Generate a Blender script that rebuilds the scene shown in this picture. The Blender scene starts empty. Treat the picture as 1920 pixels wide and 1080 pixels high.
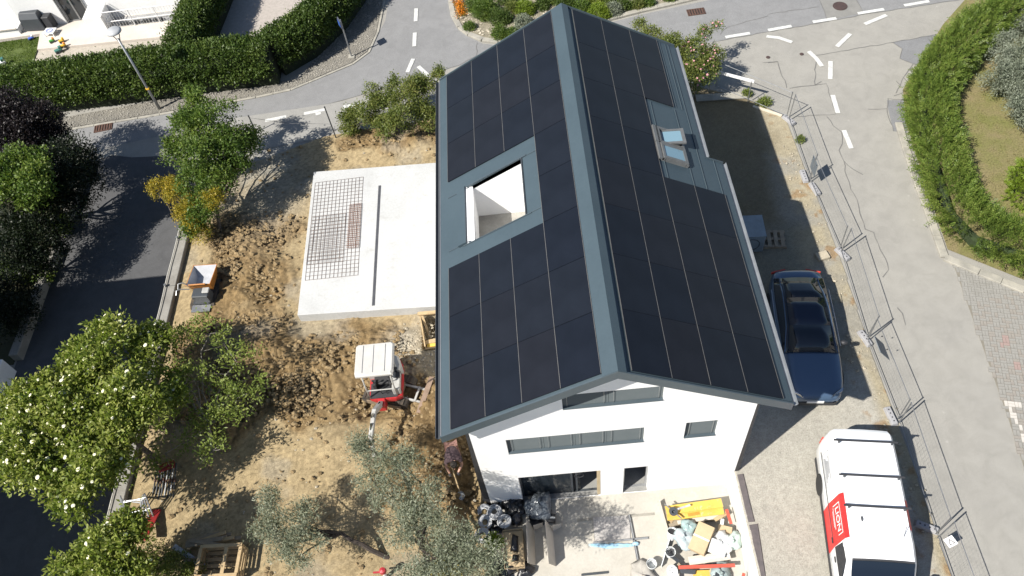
import bpy, bmesh, math, random
import numpy as np
from mathutils import Vector, Matrix

R = math.radians
# ---------------------------------------------------------------- camera
CAM = np.array([-1.4233, -8.8689, 23.7929])
PITCH, ROLL, YAW, FPX = 0.9424, -0.16, 0.074, 1481.6
def _axes():
    cp, sp = math.cos(PITCH), math.sin(PITCH)
    fwd = np.array([0, cp, -sp]); up = np.array([0, sp, cp]); rt = np.array([1., 0, 0])
    c, s = math.cos(YAW), math.sin(YAW); Rz = np.array([[c, -s, 0], [s, c, 0], [0, 0, 1]])
    fwd, up, rt = Rz @ fwd, Rz @ up, Rz @ rt
    c, s = math.cos(ROLL), math.sin(ROLL)
    return fwd, c * rt + s * up, -s * rt + c * up
FWD, RT, UP = _axes()
scene = bpy.context.scene
col = scene.collection
cd = bpy.data.cameras.new('camera'); cam = bpy.data.objects.new('camera', cd); col.objects.link(cam)
cd.sensor_width = 36; cd.lens = 36 * FPX / 1920; cd.clip_end = 2000; cd.clip_start = 0.1
M = Matrix.Identity(4)
for i in range(3):
    M[i][0], M[i][1], M[i][2], M[i][3] = RT[i], UP[i], -FWD[i], CAM[i]
cam.matrix_world = M
scene.camera = cam
# ---------------------------------------------------------------- sky, sun, exposure
SUN_DIR = Vector((0.765, 0.49, -1.0)).normalized()      # the way the light travels
elev = math.asin(-SUN_DIR.z); az = math.atan2(-SUN_DIR.x, -SUN_DIR.y)
w = bpy.data.worlds.new('World'); scene.world = w; w.use_nodes = True
nt = w.node_tree; bg = nt.nodes['Background']; sky = nt.nodes.new('ShaderNodeTexSky')
sky.sky_type = 'NISHITA'; sky.sun_disc = False; sky.sun_elevation = elev; sky.sun_rotation = az
sky.air_density = 1.0; sky.dust_density = 0.6
nt.links.new(sky.outputs[0], bg.inputs[0]); bg.inputs[1].default_value = 0.062
sl = bpy.data.lights.new('sun', 'SUN'); sl.energy = 4.6; sl.angle = R(0.53); sl.color = (1.0, 0.95, 0.87)
so = bpy.data.objects.new('sun', sl); col.objects.link(so)
so.rotation_euler = SUN_DIR.to_track_quat('-Z', 'Y').to_euler(); so.location = (-30, -20, 40)
vs = scene.view_settings
vs.view_transform = 'Standard'; vs.look = 'None'; vs.gamma = 1.0; vs.use_curve_mapping = False
vs.exposure = 0.9
scene.render.film_transparent = False
# ---------------------------------------------------------------- helpers
def G(u, v, z=0.0):
    """point of the place at height z that the photograph shows at pixel u, v"""
    d = FWD + RT * (u - 960) / FPX - UP * (v - 540) / FPX
    t = (z - CAM[2]) / d[2]; p = CAM + t * d
    return Vector((p[0], p[1], z))
def GY(u, v, y):
    d = FWD + RT * (u - 960) / FPX - UP * (v - 540) / FPX
    t = (y - CAM[1]) / d[1]; p = CAM + t * d
    return Vector(p)

OFF = {}
def link(o):
    col.objects.link(o); return o
def tag(o, label=None, cat=None, group=None, kind=None):
    if label: o['label'] = label
    if cat: o['category'] = cat
    if group: o['group'] = group
    if kind: o['kind'] = kind
    return o
def thing(name, label, cat, loc=(0, 0, 0), rz=0.0, group=None, world=True):
    o = link(bpy.data.objects.new(name, None)); o.empty_display_size = 0.2
    o.location = loc; o.rotation_euler = (0, 0, rz)
    OFF[o.name] = np.array(loc, float) if world else np.zeros(3)
    return tag(o, label, cat, group)
def copy_tree(o, parent=None, loc=None, rz=None, label=None, group=None, scale=None):
    c = link(o.copy()); c.parent = parent
    if parent is None:
        if loc is not None: c.location = loc
        if rz is not None: c.rotation_euler = (0, 0, rz)
        if label: c['label'] = label
        if group: c['group'] = group
        if scale: c.scale = scale if hasattr(scale, '__len__') else (scale,) * 3
    for ch in list(o.children): copy_tree(ch, c)
    return c

class MB:
    """collects shapes; build() links them as ONE mesh object"""
    def __init__(s): s.v = []; s.f = []; s.m = None
    def add(s, vs, fs):
        b = len(s.v)
        if s.m is not None: vs = [s.m @ Vector(p) for p in vs]
        s.v += [tuple(p) for p in vs]; s.f += [tuple(i + b for i in f) for f in fs]; return s
    def box(s, c, d, rot=None, rz=0.0):
        x, y, z = d[0] / 2, d[1] / 2, d[2] / 2
        P = [Vector(p) for p in ((-x, -y, -z), (x, -y, -z), (x, y, -z), (-x, y, -z), (-x, -y, z), (x, -y, z), (x, y, z), (-x, y, z))]
        if rz: rot = Matrix.Rotation(rz, 3, 'Z')
        if rot is not None: P = [rot @ p for p in P]
        c = Vector(c)
        return s.add([p + c for p in P], [(0, 3, 2, 1), (4, 5, 6, 7), (0, 1, 5, 4), (1, 2, 6, 5), (2, 3, 7, 6), (3, 0, 4, 7)])
    def b2(s, lo, hi):
        return s.box([(a + b) / 2 for a, b in zip(lo, hi)], [b - a for a, b in zip(lo, hi)])
    def bar(s, p, q, w, h, upv=(0, 0, 1)):
        p, q = Vector(p), Vector(q); d = q - p; L = d.length; d = d / L
        u = Vector(upv)
        if abs(d.dot(u)) > 0.98: u = Vector((0, 1, 0))
        sd = d.cross(u).normalized(); u = sd.cross(d)
        rot = Matrix((sd, d, u)).transposed()
        return s.box((p + q) / 2, (w, L, h), rot)
    def tube(s, pts, r, n=6, caps=True):
        pts = [Vector(p) for p in pts]; k = len(pts); rs = r if hasattr(r, '__len__') else [r] * k
        vs = []; fs = []; pu = None
        for i, p in enumerate(pts):
            d = (pts[min(i + 1, k - 1)] - pts[max(i - 1, 0)]).normalized()
            if pu is None: pu = Vector((0, 0, 1)) if abs(d.z) < 0.9 else Vector((1, 0, 0))
            a = d.cross(pu)
            if a.length < 1e-4: a = d.cross(Vector((0.3, 0.8, 0.5)))
            a.normalize(); b = d.cross(a).normalized(); pu = a.cross(d)
            for j in range(n):
                t = 2 * math.pi * j / n
                vs.append(p + rs[i] * (a * math.cos(t) + b * math.sin(t)))
        for i in range(k - 1):
            for j in range(n):
                j2 = (j + 1) % n
                fs.append((i * n + j, i * n + j2, (i + 1) * n + j2, (i + 1) * n + j))
        if caps:
            fs.append(tuple(range(n))[::-1]); fs.append(tuple((k - 1) * n + j for j in range(n)))
        return s.add(vs, fs)
    def lathe(s, prof, c=(0, 0, 0), n=16, rot=None, sx=1.0, sy=1.0):
        vs = []; fs = []; k = len(prof); c = Vector(c)
        for r, z in prof:
            for j in range(n):
                t = 2 * math.pi * j / n; p = Vector((r * math.cos(t) * sx, r * math.sin(t) * sy, z))
                if rot is not None: p = rot @ p
                vs.append(p + c)
        for i in range(k - 1):
            for j in range(n):
                j2 = (j + 1) % n; fs.append((i * n + j, i * n + j2, (i + 1) * n + j2, (i + 1) * n + j))
        if prof[0][0] > 1e-5: fs.append(tuple(range(n))[::-1])
        if prof[-1][0] > 1e-5: fs.append(tuple((k - 1) * n + j for j in range(n)))
        return s.add(vs, fs)
    def prism(s, poly, ext):
        n = len(poly); e = Vector(ext); P = [Vector(p) for p in poly]
        a = sum(((P[i] - P[0]).cross(P[(i + 1) % n] - P[0]) for i in range(n)), Vector())
        if a.dot(e) < 0: P = P[::-1]
        vs = P + [p + e for p in P]
        fs = [tuple(range(n))[::-1], tuple(range(n, 2 * n))] + [(i, (i + 1) % n, (i + 1) % n + n, i + n) for i in range(n)]
        return s.add(vs, fs)
    def face(s, *pts): return s.add(pts, [tuple(range(len(pts)))])
    def loft(s, rings, closed=True, caps=True):
        n = len(rings[0]); vs = [p for r in rings for p in r]; fs = []
        for i in range(len(rings) - 1):
            for j in range(n if closed else n - 1):
                j2 = (j + 1) % n; fs.append((i * n + j, i * n + j2, (i + 1) * n + j2, (i + 1) * n + j))
        if caps: fs.append(tuple(range(n))[::-1]); fs.append(tuple((len(rings) - 1) * n + j for j in range(n)))
        return s.add(vs, fs)
    def torus(s, c, Rr, r, n=18, m=6, rot=None, a0=0, a1=2 * math.pi):
        c = Vector(c); pts = []
        for i in range(n + 1):
            t = a0 + (a1 - a0) * i / n; p = Vector((Rr * math.cos(t), Rr * math.sin(t), 0))
            pts.append(c + (rot @ p if rot is not None else p))
        return s.tube(pts, r, m, False)
    def rock(s, c, r, rng, sq=0.7):
        t = 0.85
        V = [(1, 0, 0), (-1, 0, 0), (0, 1, 0), (0, -1, 0), (0, 0, 1), (0, 0, -1), (.6, .6, .55), (-.6, .6, .5), (.6, -.6, .5), (-.6, -.6, .55)]
        F = [(4, 8, 0), (4, 0, 6), (4, 6, 2), (4, 2, 7), (4, 7, 1), (4, 1, 9), (4, 9, 3), (4, 3, 8), (0, 8, 3), (0, 2, 6), (1, 7, 2), (1, 3, 9), (5, 2, 0), (5, 1, 2), (5, 3, 1), (5, 0, 3)]
        c = Vector(c); a = rng.random() * 6.28; ca, sa = math.cos(a), math.sin(a)
        vs = []
        for x, y, z in V:
            q = r * rng.uniform(.7, 1.2); x, y = x * ca - y * sa, x * sa + y * ca
            vs.append(c + Vector((x * q, y * q * .85, z * q * sq)))
        return s.add(vs, F)
    def build(s, name, mat, parent=None, smooth=False, bevel=0, off=None, seg=1, **tags):
        me = bpy.data.meshes.new(name)
        if off is None: off = OFF.get(parent.name, np.zeros(3)) if parent else np.zeros(3)
        ov = Vector(off)
        me.from_pydata([tuple(Vector(p) - ov) for p in s.v], [], s.f); me.update()
        o = link(bpy.data.objects.new(name, me)); me.materials.append(mat)
        if parent: o.parent = parent
        OFF[o.name] = np.array(off, float)
        if smooth: me.polygons.foreach_set('use_smooth', [True] * len(me.polygons))
        if bevel:
            b = o.modifiers.new('bevel', 'BEVEL'); b.width = bevel; b.segments = seg; b.limit_method = 'ANGLE'; b.angle_limit = R(35)
        return tag(o, **tags) if tags else o

def npmesh(name, V, F, mat, parent=None, smooth=False, off=None, colors=None, **tags):
    """mesh object from numpy arrays; F (n,k) with k = 3 or 4"""
    if off is None: off = OFF.get(parent.name, np.zeros(3)) if parent else np.zeros(3)
    V = np.asarray(V, np.float32) - np.asarray(off, np.float32)
    F = np.asarray(F, np.int32); n, k = F.shape
    me = bpy.data.meshes.new(name)
    me.vertices.add(len(V)); me.vertices.foreach_set('co', V.ravel())
    me.loops.add(n * k); me.loops.foreach_set('vertex_index', F.ravel())
    me.polygons.add(n); me.polygons.foreach_set('loop_start', np.arange(0, n * k, k, dtype=np.int32))
    me.polygons.foreach_set('loop_total', np.full(n, k, np.int32))
    if smooth: me.polygons.foreach_set('use_smooth', np.ones(n, bool))
    me.update(calc_edges=True)
    if colors is not None:
        a = me.color_attributes.new('Col', 'FLOAT_COLOR', 'POINT')
        c4 = np.ones((len(V), 4), np.float32); c4[:, :3] = colors; a.data.foreach_set('color', c4.ravel())
    me.materials.append(mat)
    o = link(bpy.data.objects.new(name, me))
    if parent: o.parent = parent
    OFF[o.name] = np.array(off, float)
    return tag(o, **tags) if tags else o

def hash2(ix, iy, seed):
    h = (ix.astype(np.int64) * 374761393 + iy.astype(np.int64) * 668265263 + seed * 974711) & 0x7fffffff
    h = ((h ^ (h >> 13)) * 1274126177) & 0x7fffffff
    return ((h ^ (h >> 16)) & 0xffff) / 65535.0
def vnoise(x, y, seed=0):
    x = np.asarray(x, float); y = np.asarray(y, float)
    ix = np.floor(x); iy = np.floor(y); fx = x - ix; fy = y - iy
    fx = fx * fx * (3 - 2 * fx); fy = fy * fy * (3 - 2 * fy)
    a = hash2(ix, iy, seed); b = hash2(ix + 1, iy, seed); c = hash2(ix, iy + 1, seed); d = hash2(ix + 1, iy + 1, seed)
    return (a * (1 - fx) + b * fx) * (1 - fy) + (c * (1 - fx) + d * fx) * fy
def fbm(x, y, seed=0, o=4):
    r = 0; a = 0.5; t = 0
    for i in range(o):
        r = r + a * vnoise(x * 2 ** i + 17.3 * i, y * 2 ** i - 9.1 * i, seed + i); t += a; a *= 0.5
    return r / t
def sstep(a, b, x):
    t = np.clip((x - a) / (b - a), 0, 1); return t * t * (3 - 2 * t)
def inpoly(x, y, poly):
    r = np.zeros(np.shape(x), bool); n = len(poly)
    for i in range(n):
        x0, y0 = poly[i][:2]; x1, y1 = poly[(i + 1) % n][:2]
        if y0 == y1: continue
        c = ((y0 > y) != (y1 > y)) & (x < (x1 - x0) * (y - y0) / (y1 - y0) + x0); r ^= c
    return r

# ---------------------------------------------------------------- materials
def srgb(r, g, b):
    f = lambda c: (c / 12.92 if c <= .04045 else ((c + .055) / 1.055) ** 2.4)
    return tuple(f(c / 255) for c in (r, g, b))
_mats = {}
def newmat(name):
    m = bpy.data.materials.new(name); m.use_nodes = True
    return m, m.node_tree, m.node_tree.nodes['Principled BSDF']
def N(nt, t, **kw):
    n = nt.nodes.new(t)
    for k, v in kw.items(): setattr(n, k, v)
    return n
def setin(n, **kw):
    for k, v in kw.items(): n.inputs[k.replace('_', ' ')].default_value = v
def mixcol(nt, fac, a, b, mode='MIX'):
    n = nt.nodes.new('ShaderNodeMix'); n.data_type = 'RGBA'; n.blend_type = mode
    for i, val in ((0, fac), (6, a), (7, b)):
        if hasattr(val, 'links') or hasattr(val, 'is_linked'): nt.links.new(val, n.inputs[i])
        elif i == 0: n.inputs[0].default_value = val
        else: n.inputs[i].default_value = (*val[:3], 1)
    return n.outputs[2]
def noise(nt, scale, detail=4, rough=.55, vec=None, dist=0):
    n = nt.nodes.new('ShaderNodeTexNoise'); setin(n, Scale=scale, Detail=detail, Roughness=rough, Distortion=dist)
    if vec is not None: nt.links.new(vec, n.inputs['Vector'])
    return n.outputs[0]
def ramp(nt, fac, stops):
    n = nt.nodes.new('ShaderNodeValToRGB'); e = n.color_ramp.elements
    while len(e) < len(stops): e.new(0.5)
    for el, (p, c) in zip(e, stops):
        el.position = p; el.color = (*c[:3], 1) if hasattr(c, '__len__') else (c, c, c, 1)
    nt.links.new(fac, n.inputs[0]); return n.outputs[0]
def bump(nt, bs, h, strength=.3, dist=.02):
    b = nt.nodes.new('ShaderNodeBump'); setin(b, Strength=strength, Distance=dist)
    nt.links.new(h, b.inputs['Height']); nt.links.new(b.outputs[0], bs.inputs['Normal'])
def mat(name, c, c2=None, scale=3.0, rough=.6, metal=0.0, bmp=0.0, bscale=None, spec=.5, fine=0.12, coat=0, wear=None):
    """painted / plain surface: base colour drifting to c2, fine grain, bump"""
    if name in _mats: return _mats[name]
    m, nt, bs = newmat(name); tc = N(nt, 'ShaderNodeTexCoord').outputs['Object']
    c2 = c2 or tuple(x * .8 for x in c)
    f = ramp(nt, noise(nt, scale, 5, .6, tc), [(.35, 0), (.65, 1)])
    colr = mixcol(nt, f, c, c2)
    if fine:
        g = ramp(nt, noise(nt, scale * 14, 3, .7, tc), [(.3, 1 - fine), (.7, 1 + fine * .5)])
        colr = mixcol(nt, 1.0, colr, g, 'MULTIPLY')
    if wear:
        wf = ramp(nt, noise(nt, scale * 2.3, 6, .7, tc), [(.58, 0), (.66, 1)])
        colr = mixcol(nt, wf, colr, wear)
    nt.links.new(colr, bs.inputs['Base Color'])
    setin(bs, Roughness=rough, Metallic=metal); bs.inputs['Specular IOR Level'].default_value = spec
    if coat: bs.inputs['Coat Weight'].default_value = coat; bs.inputs['Coat Roughness'].default_value = .05
    if bmp: bump(nt, bs, noise(nt, bscale or scale * 8, 5, .65, tc), bmp)
    _mats[name] = m; return m
def leafmat(name, cols, trans=.35, clump=1.2, rough=.5):
    """foliage: every leaf its own tone, clumps drift between tones"""
    m, nt, bs = newmat(name)
    g = N(nt, 'ShaderNodeNewGeometry'); tc = N(nt, 'ShaderNodeTexCoord').outputs['Object']
    a = nt.nodes.new('ShaderNodeMath'); a.operation = 'MULTIPLY_ADD'
    nz = noise(nt, clump, 3, .6, tc)
    nt.links.new(nz, a.inputs[0]); a.inputs[1].default_value = 1.1
    b = nt.nodes.new('ShaderNodeMath'); b.operation = 'MULTIPLY_ADD'
    nt.links.new(g.outputs['Random Per Island'], b.inputs[0]); b.inputs[1].default_value = .55; b.inputs[2].default_value = -.33
    nt.links.new(b.outputs[0], a.inputs[2])
    k = len(cols); c = ramp(nt, a.outputs[0], [(i / (k - 1) * .9 + .05, x) for i, x in enumerate(cols)])
    nt.links.new(c, bs.inputs['Base Color']); setin(bs, Roughness=rough); bs.inputs['Specular IOR Level'].default_value = .35
    tr = N(nt, 'ShaderNodeBsdfTranslucent'); nt.links.new(mixcol(nt, 1.0, c, (1.0, 1.1, .6), 'MULTIPLY'), tr.inputs[0])
    mx = N(nt, 'ShaderNodeMixShader'); mx.inputs[0].default_value = trans
    nt.links.new(bs.outputs[0], mx.inputs[1]); nt.links.new(tr.outputs[0], mx.inputs[2])
    nt.links.new(mx.outputs[0], nt.nodes['Material Output'].inputs[0])
    return m
def glassmat(name, tint=(.02, .03, .04), rough=.03, trans=.0):
    m, nt, bs = newmat(name)
    bs.inputs['Base Color'].default_value = (*tint, 1); setin(bs, Roughness=rough); bs.inputs['Specular IOR Level'].default_value = .6
    if trans: bs.inputs['Transmission Weight'].default_value = trans
    return m
# ================================================================ GROUND
def asphalt(name, c, c2, dark=.75):
    m, nt, bs = newmat(name); tc = N(nt, 'ShaderNodeTexCoord').outputs['Object']
    a = ramp(nt, noise(nt, .35, 5, .6, tc), [(.3, 0), (.7, 1)])
    cc = mixcol(nt, a, c, c2)
    st = ramp(nt, noise(nt, 1.7, 6, .7, tc, .6), [(.35, dark), (.55, 1.0), (.75, 1.06)])
    cc = mixcol(nt, 1, cc, st, 'MULTIPLY')
    g = ramp(nt, noise(nt, 55, 3, .8, tc), [(.28, .62), (.72, 1.3)])
    cc = mixcol(nt, 1, cc, g, 'MULTIPLY')
    v = N(nt, 'ShaderNodeTexVoronoi'); setin(v, Scale=1.1); nt.links.new(tc, v.inputs['Vector'])
    sp = ramp(nt, v.outputs[0], [(.035, 1.35), (.07, 1.0)])
    cc = mixcol(nt, .5, cc, mixcol(nt, 1, cc, sp, 'MULTIPLY'))
    nt.links.new(cc, bs.inputs['Base Color']); setin(bs, Roughness=.88); bs.inputs['Specular IOR Level'].default_value = .25
    bump(nt, bs, noise(nt, 70, 3, .8, tc), .5, .01)
    return m
M_asph = asphalt('asphalt_bleached', (.3, .29, .262), (.268, .26, .238), .9)
M_asph2 = asphalt('asphalt_mid', (.205, .206, .207), (.225, .226, .226), .9)
M_asph3 = asphalt('asphalt_patch_grey', (.18, .183, .19), (.2, .203, .208), .9)
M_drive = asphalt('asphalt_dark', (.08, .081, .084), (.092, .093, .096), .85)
M_tar = mat('bitumen_seal', (.115, .113, .11), (.15, .148, .14), 4, .7)
M_paint = mat('road_paint', (.62, .63, .6), (.5, .5, .48), 5, .6, fine=.25, wear=(.3, .3, .29))
M_conc = mat('kerb_concrete', (.36, .34, .29), (.25, .24, .21), 2.5, .9, bmp=.3)
M_soil = mat('soil', (.16, .12, .07), (.11, .085, .05), 2, .95, bmp=.5)

g = MB(); g.face((-150, -150, -2), (150, -150, -2), (150, 150, -2), (-150, 150, -2))
g.build('ground', M_soil, kind='structure')
rd = MB()
hx0, hx1, hy0, hy1 = -14.0, 7.0, -9.0, 13.5
for a, b, c, d in ((-140, 140, hy1, 140), (-140, 140, -140, hy0), (-140, hx0, hy0, hy1), (hx1, 140, hy0, hy1)):
    rd.face((a, c, 0), (b, c, 0), (b, d, 0), (a, d, 0))
road = rd.build('road', M_asph, kind='structure')

def sheet(name, pts, z, m, parent=None, thick=0.0, **tags):
    P = [(G(*p) if len(p) == 2 else Vector(p)) for p in pts]; P = [Vector((p.x, p.y, z)) for p in P]
    b = MB()
    if thick: b.prism([Vector((p.x, p.y, z - thick)) for p in P], (0, 0, thick))
    else:
        ar = sum(P[i].x * P[(i + 1) % len(P)].y - P[(i + 1) % len(P)].x * P[i].y for i in range(len(P)))
        b.face(*(P if ar > 0 else P[::-1]))
    return b.build(name, m, parent, **tags)
def ribbon(mb, pts, w, z, rng=None):
    P = [(G(*p) if len(p) == 2 else Vector(p)) for p in pts]
    Q = []
    for i in range(len(P) - 1):               # subdivide and wobble
        n = max(1, int((P[i + 1] - P[i]).length / .25)) if rng else 1
        for k in range(n):
            q = P[i].lerp(P[i + 1], k / n)
            if rng and k: q += Vector((rng.uniform(-.035, .035), rng.uniform(-.035, .035), 0))
            Q.append(q)
    Q.append(P[-1])
    L = []; Rr = []
    for i, q in enumerate(Q):
        d = (Q[min(i + 1, len(Q) - 1)] - Q[max(i - 1, 0)]); d.z = 0; d.normalize(); n = Vector((-d.y, d.x, 0))
        ww = w * (rng.uniform(.6, 1.35) if rng else 1) / 2
        L.append(Vector((q.x, q.y, z)) + n * ww); Rr.append(Vector((q.x, q.y, z)) - n * ww)
    k = len(Q)
    mb.add(L + Rr, [(i, k + i, k + i + 1, i + 1) for i in range(k - 1)])

sheet('asphalt_patch', [(-30, 278), (95, 250), (480, 182), (545, 168), (612, 138), (690, 98), (722, 40), (740, -60), (846, -60), (848, 30), (868, 62), (905, 82), (958, 86), (900, 112), (800, 141), (700, 172), (610, 196), (480, 217), (300, 255), (-30, 325)], .004, M_asph2, road)
sheet('asphalt_patch', [(958, 86), (1090, 56), (1200, 28), (1330, 0), (1440, -40), (1960, -120), (1960, -35), (1800, 0), (1620, 27), (1553, 40), (1440, 60), (1340, 78), (1180, 110), (1020, 118)], .004, M_asph2, road)
sheet('asphalt_patch', [(1674, 80), (1775, 60), (1790, 95), (1728, 125), (1712, 120), (1687, 110), (1692, 92)], .004, M_asph3, road)
sheet('asphalt_patch', [(1663, 188), (1692, 188), (1716, 126), (1728, 128), (1700, 250), (1675, 246), (1665, 204)], .004, M_asph3, road)
sheet('concrete_patch', [(1534, -4), (1605, -4), (1619, 24), (1553, 38)], .008, mat('patch_concrete', (.22, .215, .2), (.18, .178, .165), 2, .9), road)
rng = random.Random(4)
CR = [[(1340, 78), (1440, 60), (1550, 41), (1620, 27), (1800, 0), (1900, -20)], [(1440, 27), (1490, 19), (1535, 13)], [(1534, -4), (1548, 30), (1553, 42)], [(1605, -4), (1619, 25)],
      [(1530, 104), (1600, 92), (1674, 80), (1750, 66), (1775, 60)], [(1674, 80), (1692, 92), (1687, 110), (1712, 120), (1728, 125)], [(1530, 104), (1528, 160)],
      [(1480, 166), (1528, 160), (1549, 157), (1567, 214), (1495, 219)], [(1528, 160), (1540, 153)], [(1440, 118), (1458, 116), (1475, 165)], [(1628, 205), (1663, 204), (1665, 185), (1690, 187), (1702, 186)], [(1663, 204), (1675, 246)],
      [(1550, 219), (1562, 236), (1578, 248), (1579, 270), (1573, 282), (1582, 302), (1587, 330), (1595, 355), (1607, 375), (1612, 400), (1622, 430), (1638, 436), (1650, 468), (1660, 485), (1666, 506), (1655, 520)],
      [(1582, 302), (1600, 318), (1618, 328)], [(300, 255), (480, 217), (610, 196), (700, 172), (800, 141), (860, 123), (893, 105), (895, 80)], [(1682, 577), (1692, 588), (1698, 610)],
      [(1712, 120), (1694, 145), (1688, 160), (1680, 175)], [(1694, 146), (1706, 158), (1722, 152)], [(1706, 158), (1697, 172), (1676, 180)], [(1722, 152), (1714, 140), (1728, 133)], [(1706, 158), (1700, 176), (1703, 186)], [(1688, 160), (1680, 152)],
      [(1690, 187), (1686, 200), (1690, 212)], [(1702, 187), (1694, 198), (1688, 210)], [(1458, 116), (1430, 118)], [(1300, 105), (1340, 78)], [(1350, 65), (1362, 52), (1440, 30)], [(540, 210), (600, 232), (612, 255)]]
for c in CR:
    b = MB(); ribbon(b, c, .03, .012, rng); b.build('crack_seal', M_tar, road)
for a, b_, c, d in ((780.7, 16.5, 779.5, 40.7), (778, 62, 777, 87.5), (775, 111, 764, 136), (784.5, 125, 805, 144), (680, 194, 644, 201), (609.5, 206, 570, 214), (537, 219, 497.5, 227), (602, 212, 592, 214.5),
                  (1360, 70.5, 1406, 63), (1440, 57.5, 1484, 49.5), (1524, 42, 1568, 35), (1608, 26, 1657, 18), (1695, 11, 1742, 3), (1621, 46, 1662, 29), (1569, 88, 1594, 64), (1557, 115.5, 1556.5, 149), (1561, 179, 1571, 213), (1582, 245, 1596, 279), (781, -25, 781, -5)):
    m = MB(); ribbon(m, [(a, b_), (c, d)], .19, .027); m.build('road_marking', M_paint, road)
for pts in ([(1437, 69), (1460, 71.5), (1485, 80)], [(1516, 97), (1530, 110), (1541, 125)]):
    m = MB(); ribbon(m, pts, .19, .027); m.build('road_marking', M_paint, road)

# --- driveway of dark asphalt on the left
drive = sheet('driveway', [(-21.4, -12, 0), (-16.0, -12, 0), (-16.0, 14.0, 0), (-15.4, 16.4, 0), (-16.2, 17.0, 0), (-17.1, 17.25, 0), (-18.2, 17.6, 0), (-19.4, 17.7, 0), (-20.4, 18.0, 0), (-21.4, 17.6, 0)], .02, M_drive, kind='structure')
# --- concrete strip between the road and the site
sheet('pavement', [(440, 222), (612, 196), (650, 190), (820, 150), (840, 215), (640, 236), (612, 258), (470, 285), (430, 300), (395, 300)], .02, asphalt('pale_pavement', (.29, .285, .265), (.26, .255, .24), .9), kind='structure')
# --- gravel verge under the hedges
M_gravel = mat('verge_gravel', (.24, .225, .19), (.17, .16, .14), 9, .95, bmp=1.0, bscale=45, fine=.5)
VERGE = [(60, 252), (95, 246), (300, 212), (480, 181), (545, 167), (612, 138), (660, 118), (690, 96), (706, 60), (718, 0), (722, -30), (672, -30), (660, 30), (560, 150), (545, 150), (290, 190), (80, 228), (40, 238)]
sheet('verge', VERGE, .03, M_gravel, kind='structure')
def kerb(name, pts, w, h, m, seglen=1.0, z0=0.0):
    """kerb stones one by one along a polyline (world or pixel points)"""
    P = [(G(*p) if len(p) == 2 else Vector(p)) for p in pts]; root = None
    st = link(bpy.data.objects.new(name, None)); tag(st, kind='structure'); OFF[st.name] = np.zeros(3)
    for i in range(len(P) - 1):
        L = (P[i + 1] - P[i]).length; n = max(1, round(L / seglen))
        for k in range(n):
            a = P[i].lerp(P[i + 1], k / n); c = P[i].lerp(P[i + 1], (k + 1) / n); d = (c - a).normalized() * .006
            b = MB(); dz = rng.uniform(-.006, .006)
            b.bar((a.x + d.x, a.y + d.y, z0 + h / 2 + dz), (c.x - d.x, c.y - d.y, z0 + h / 2 + dz), w, h)
            b.build('kerb_stone', m, st, bevel=.012)
    return st
kerb('kerb_verge', [(60, 255), (95, 249), (300, 215), (480, 183), (545, 169), (612, 141), (662, 120), (692, 98), (709, 60), (721, 0), (727, -40)], .12, .05, M_conc)
kerb('kerb_island', [(846, -40), (846, 8), (850, 30), (862, 52), (880, 66), (905, 76), (935, 80), (962, 78), (1020, 66), (1100, 48), (1200, 22), (1330, -8)], .26, .11, M_conc, .8)
kerb('kerb_garden', [(1684, 232), (1698, 280), (1716, 335), (1742, 405), (1770, 484), (1835, 512), (1920, 546), (1985, 572)], .28, .1, M_conc, .9)

# --- planted island, garden on the right
sheet('island_bed', [(849, -60), (850, 5), (854, 30), (866, 50), (884, 63), (906, 72), (935, 76), (962, 74), (1100, 45), (1200, 19), (1330, -12), (1330, -80)], .07, mat('bed_gravel', (.3, .27, .2), (.2, .18, .13), 7, .95, bmp=1, bscale=40, fine=.45), kind='structure')
M_dry = mat('dry_lawn', (.15, .15, .045), (.2, .165, .08), 1.1, .95, bmp=.7, bscale=40, fine=.4)
GARDEN = [(14.4, 16.6, 0), (13.85, 14.6, 0), (13.5, 11.8, 0), (13.1, 8.1, 0), (15.2, 6.4, 0), (34, 2, 0), (40, 30, 0), (22, 25, 0), (17.5, 20.5, 0)]
sheet('garden_lawn', GARDEN, .07, M_dry, kind='structure')

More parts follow.
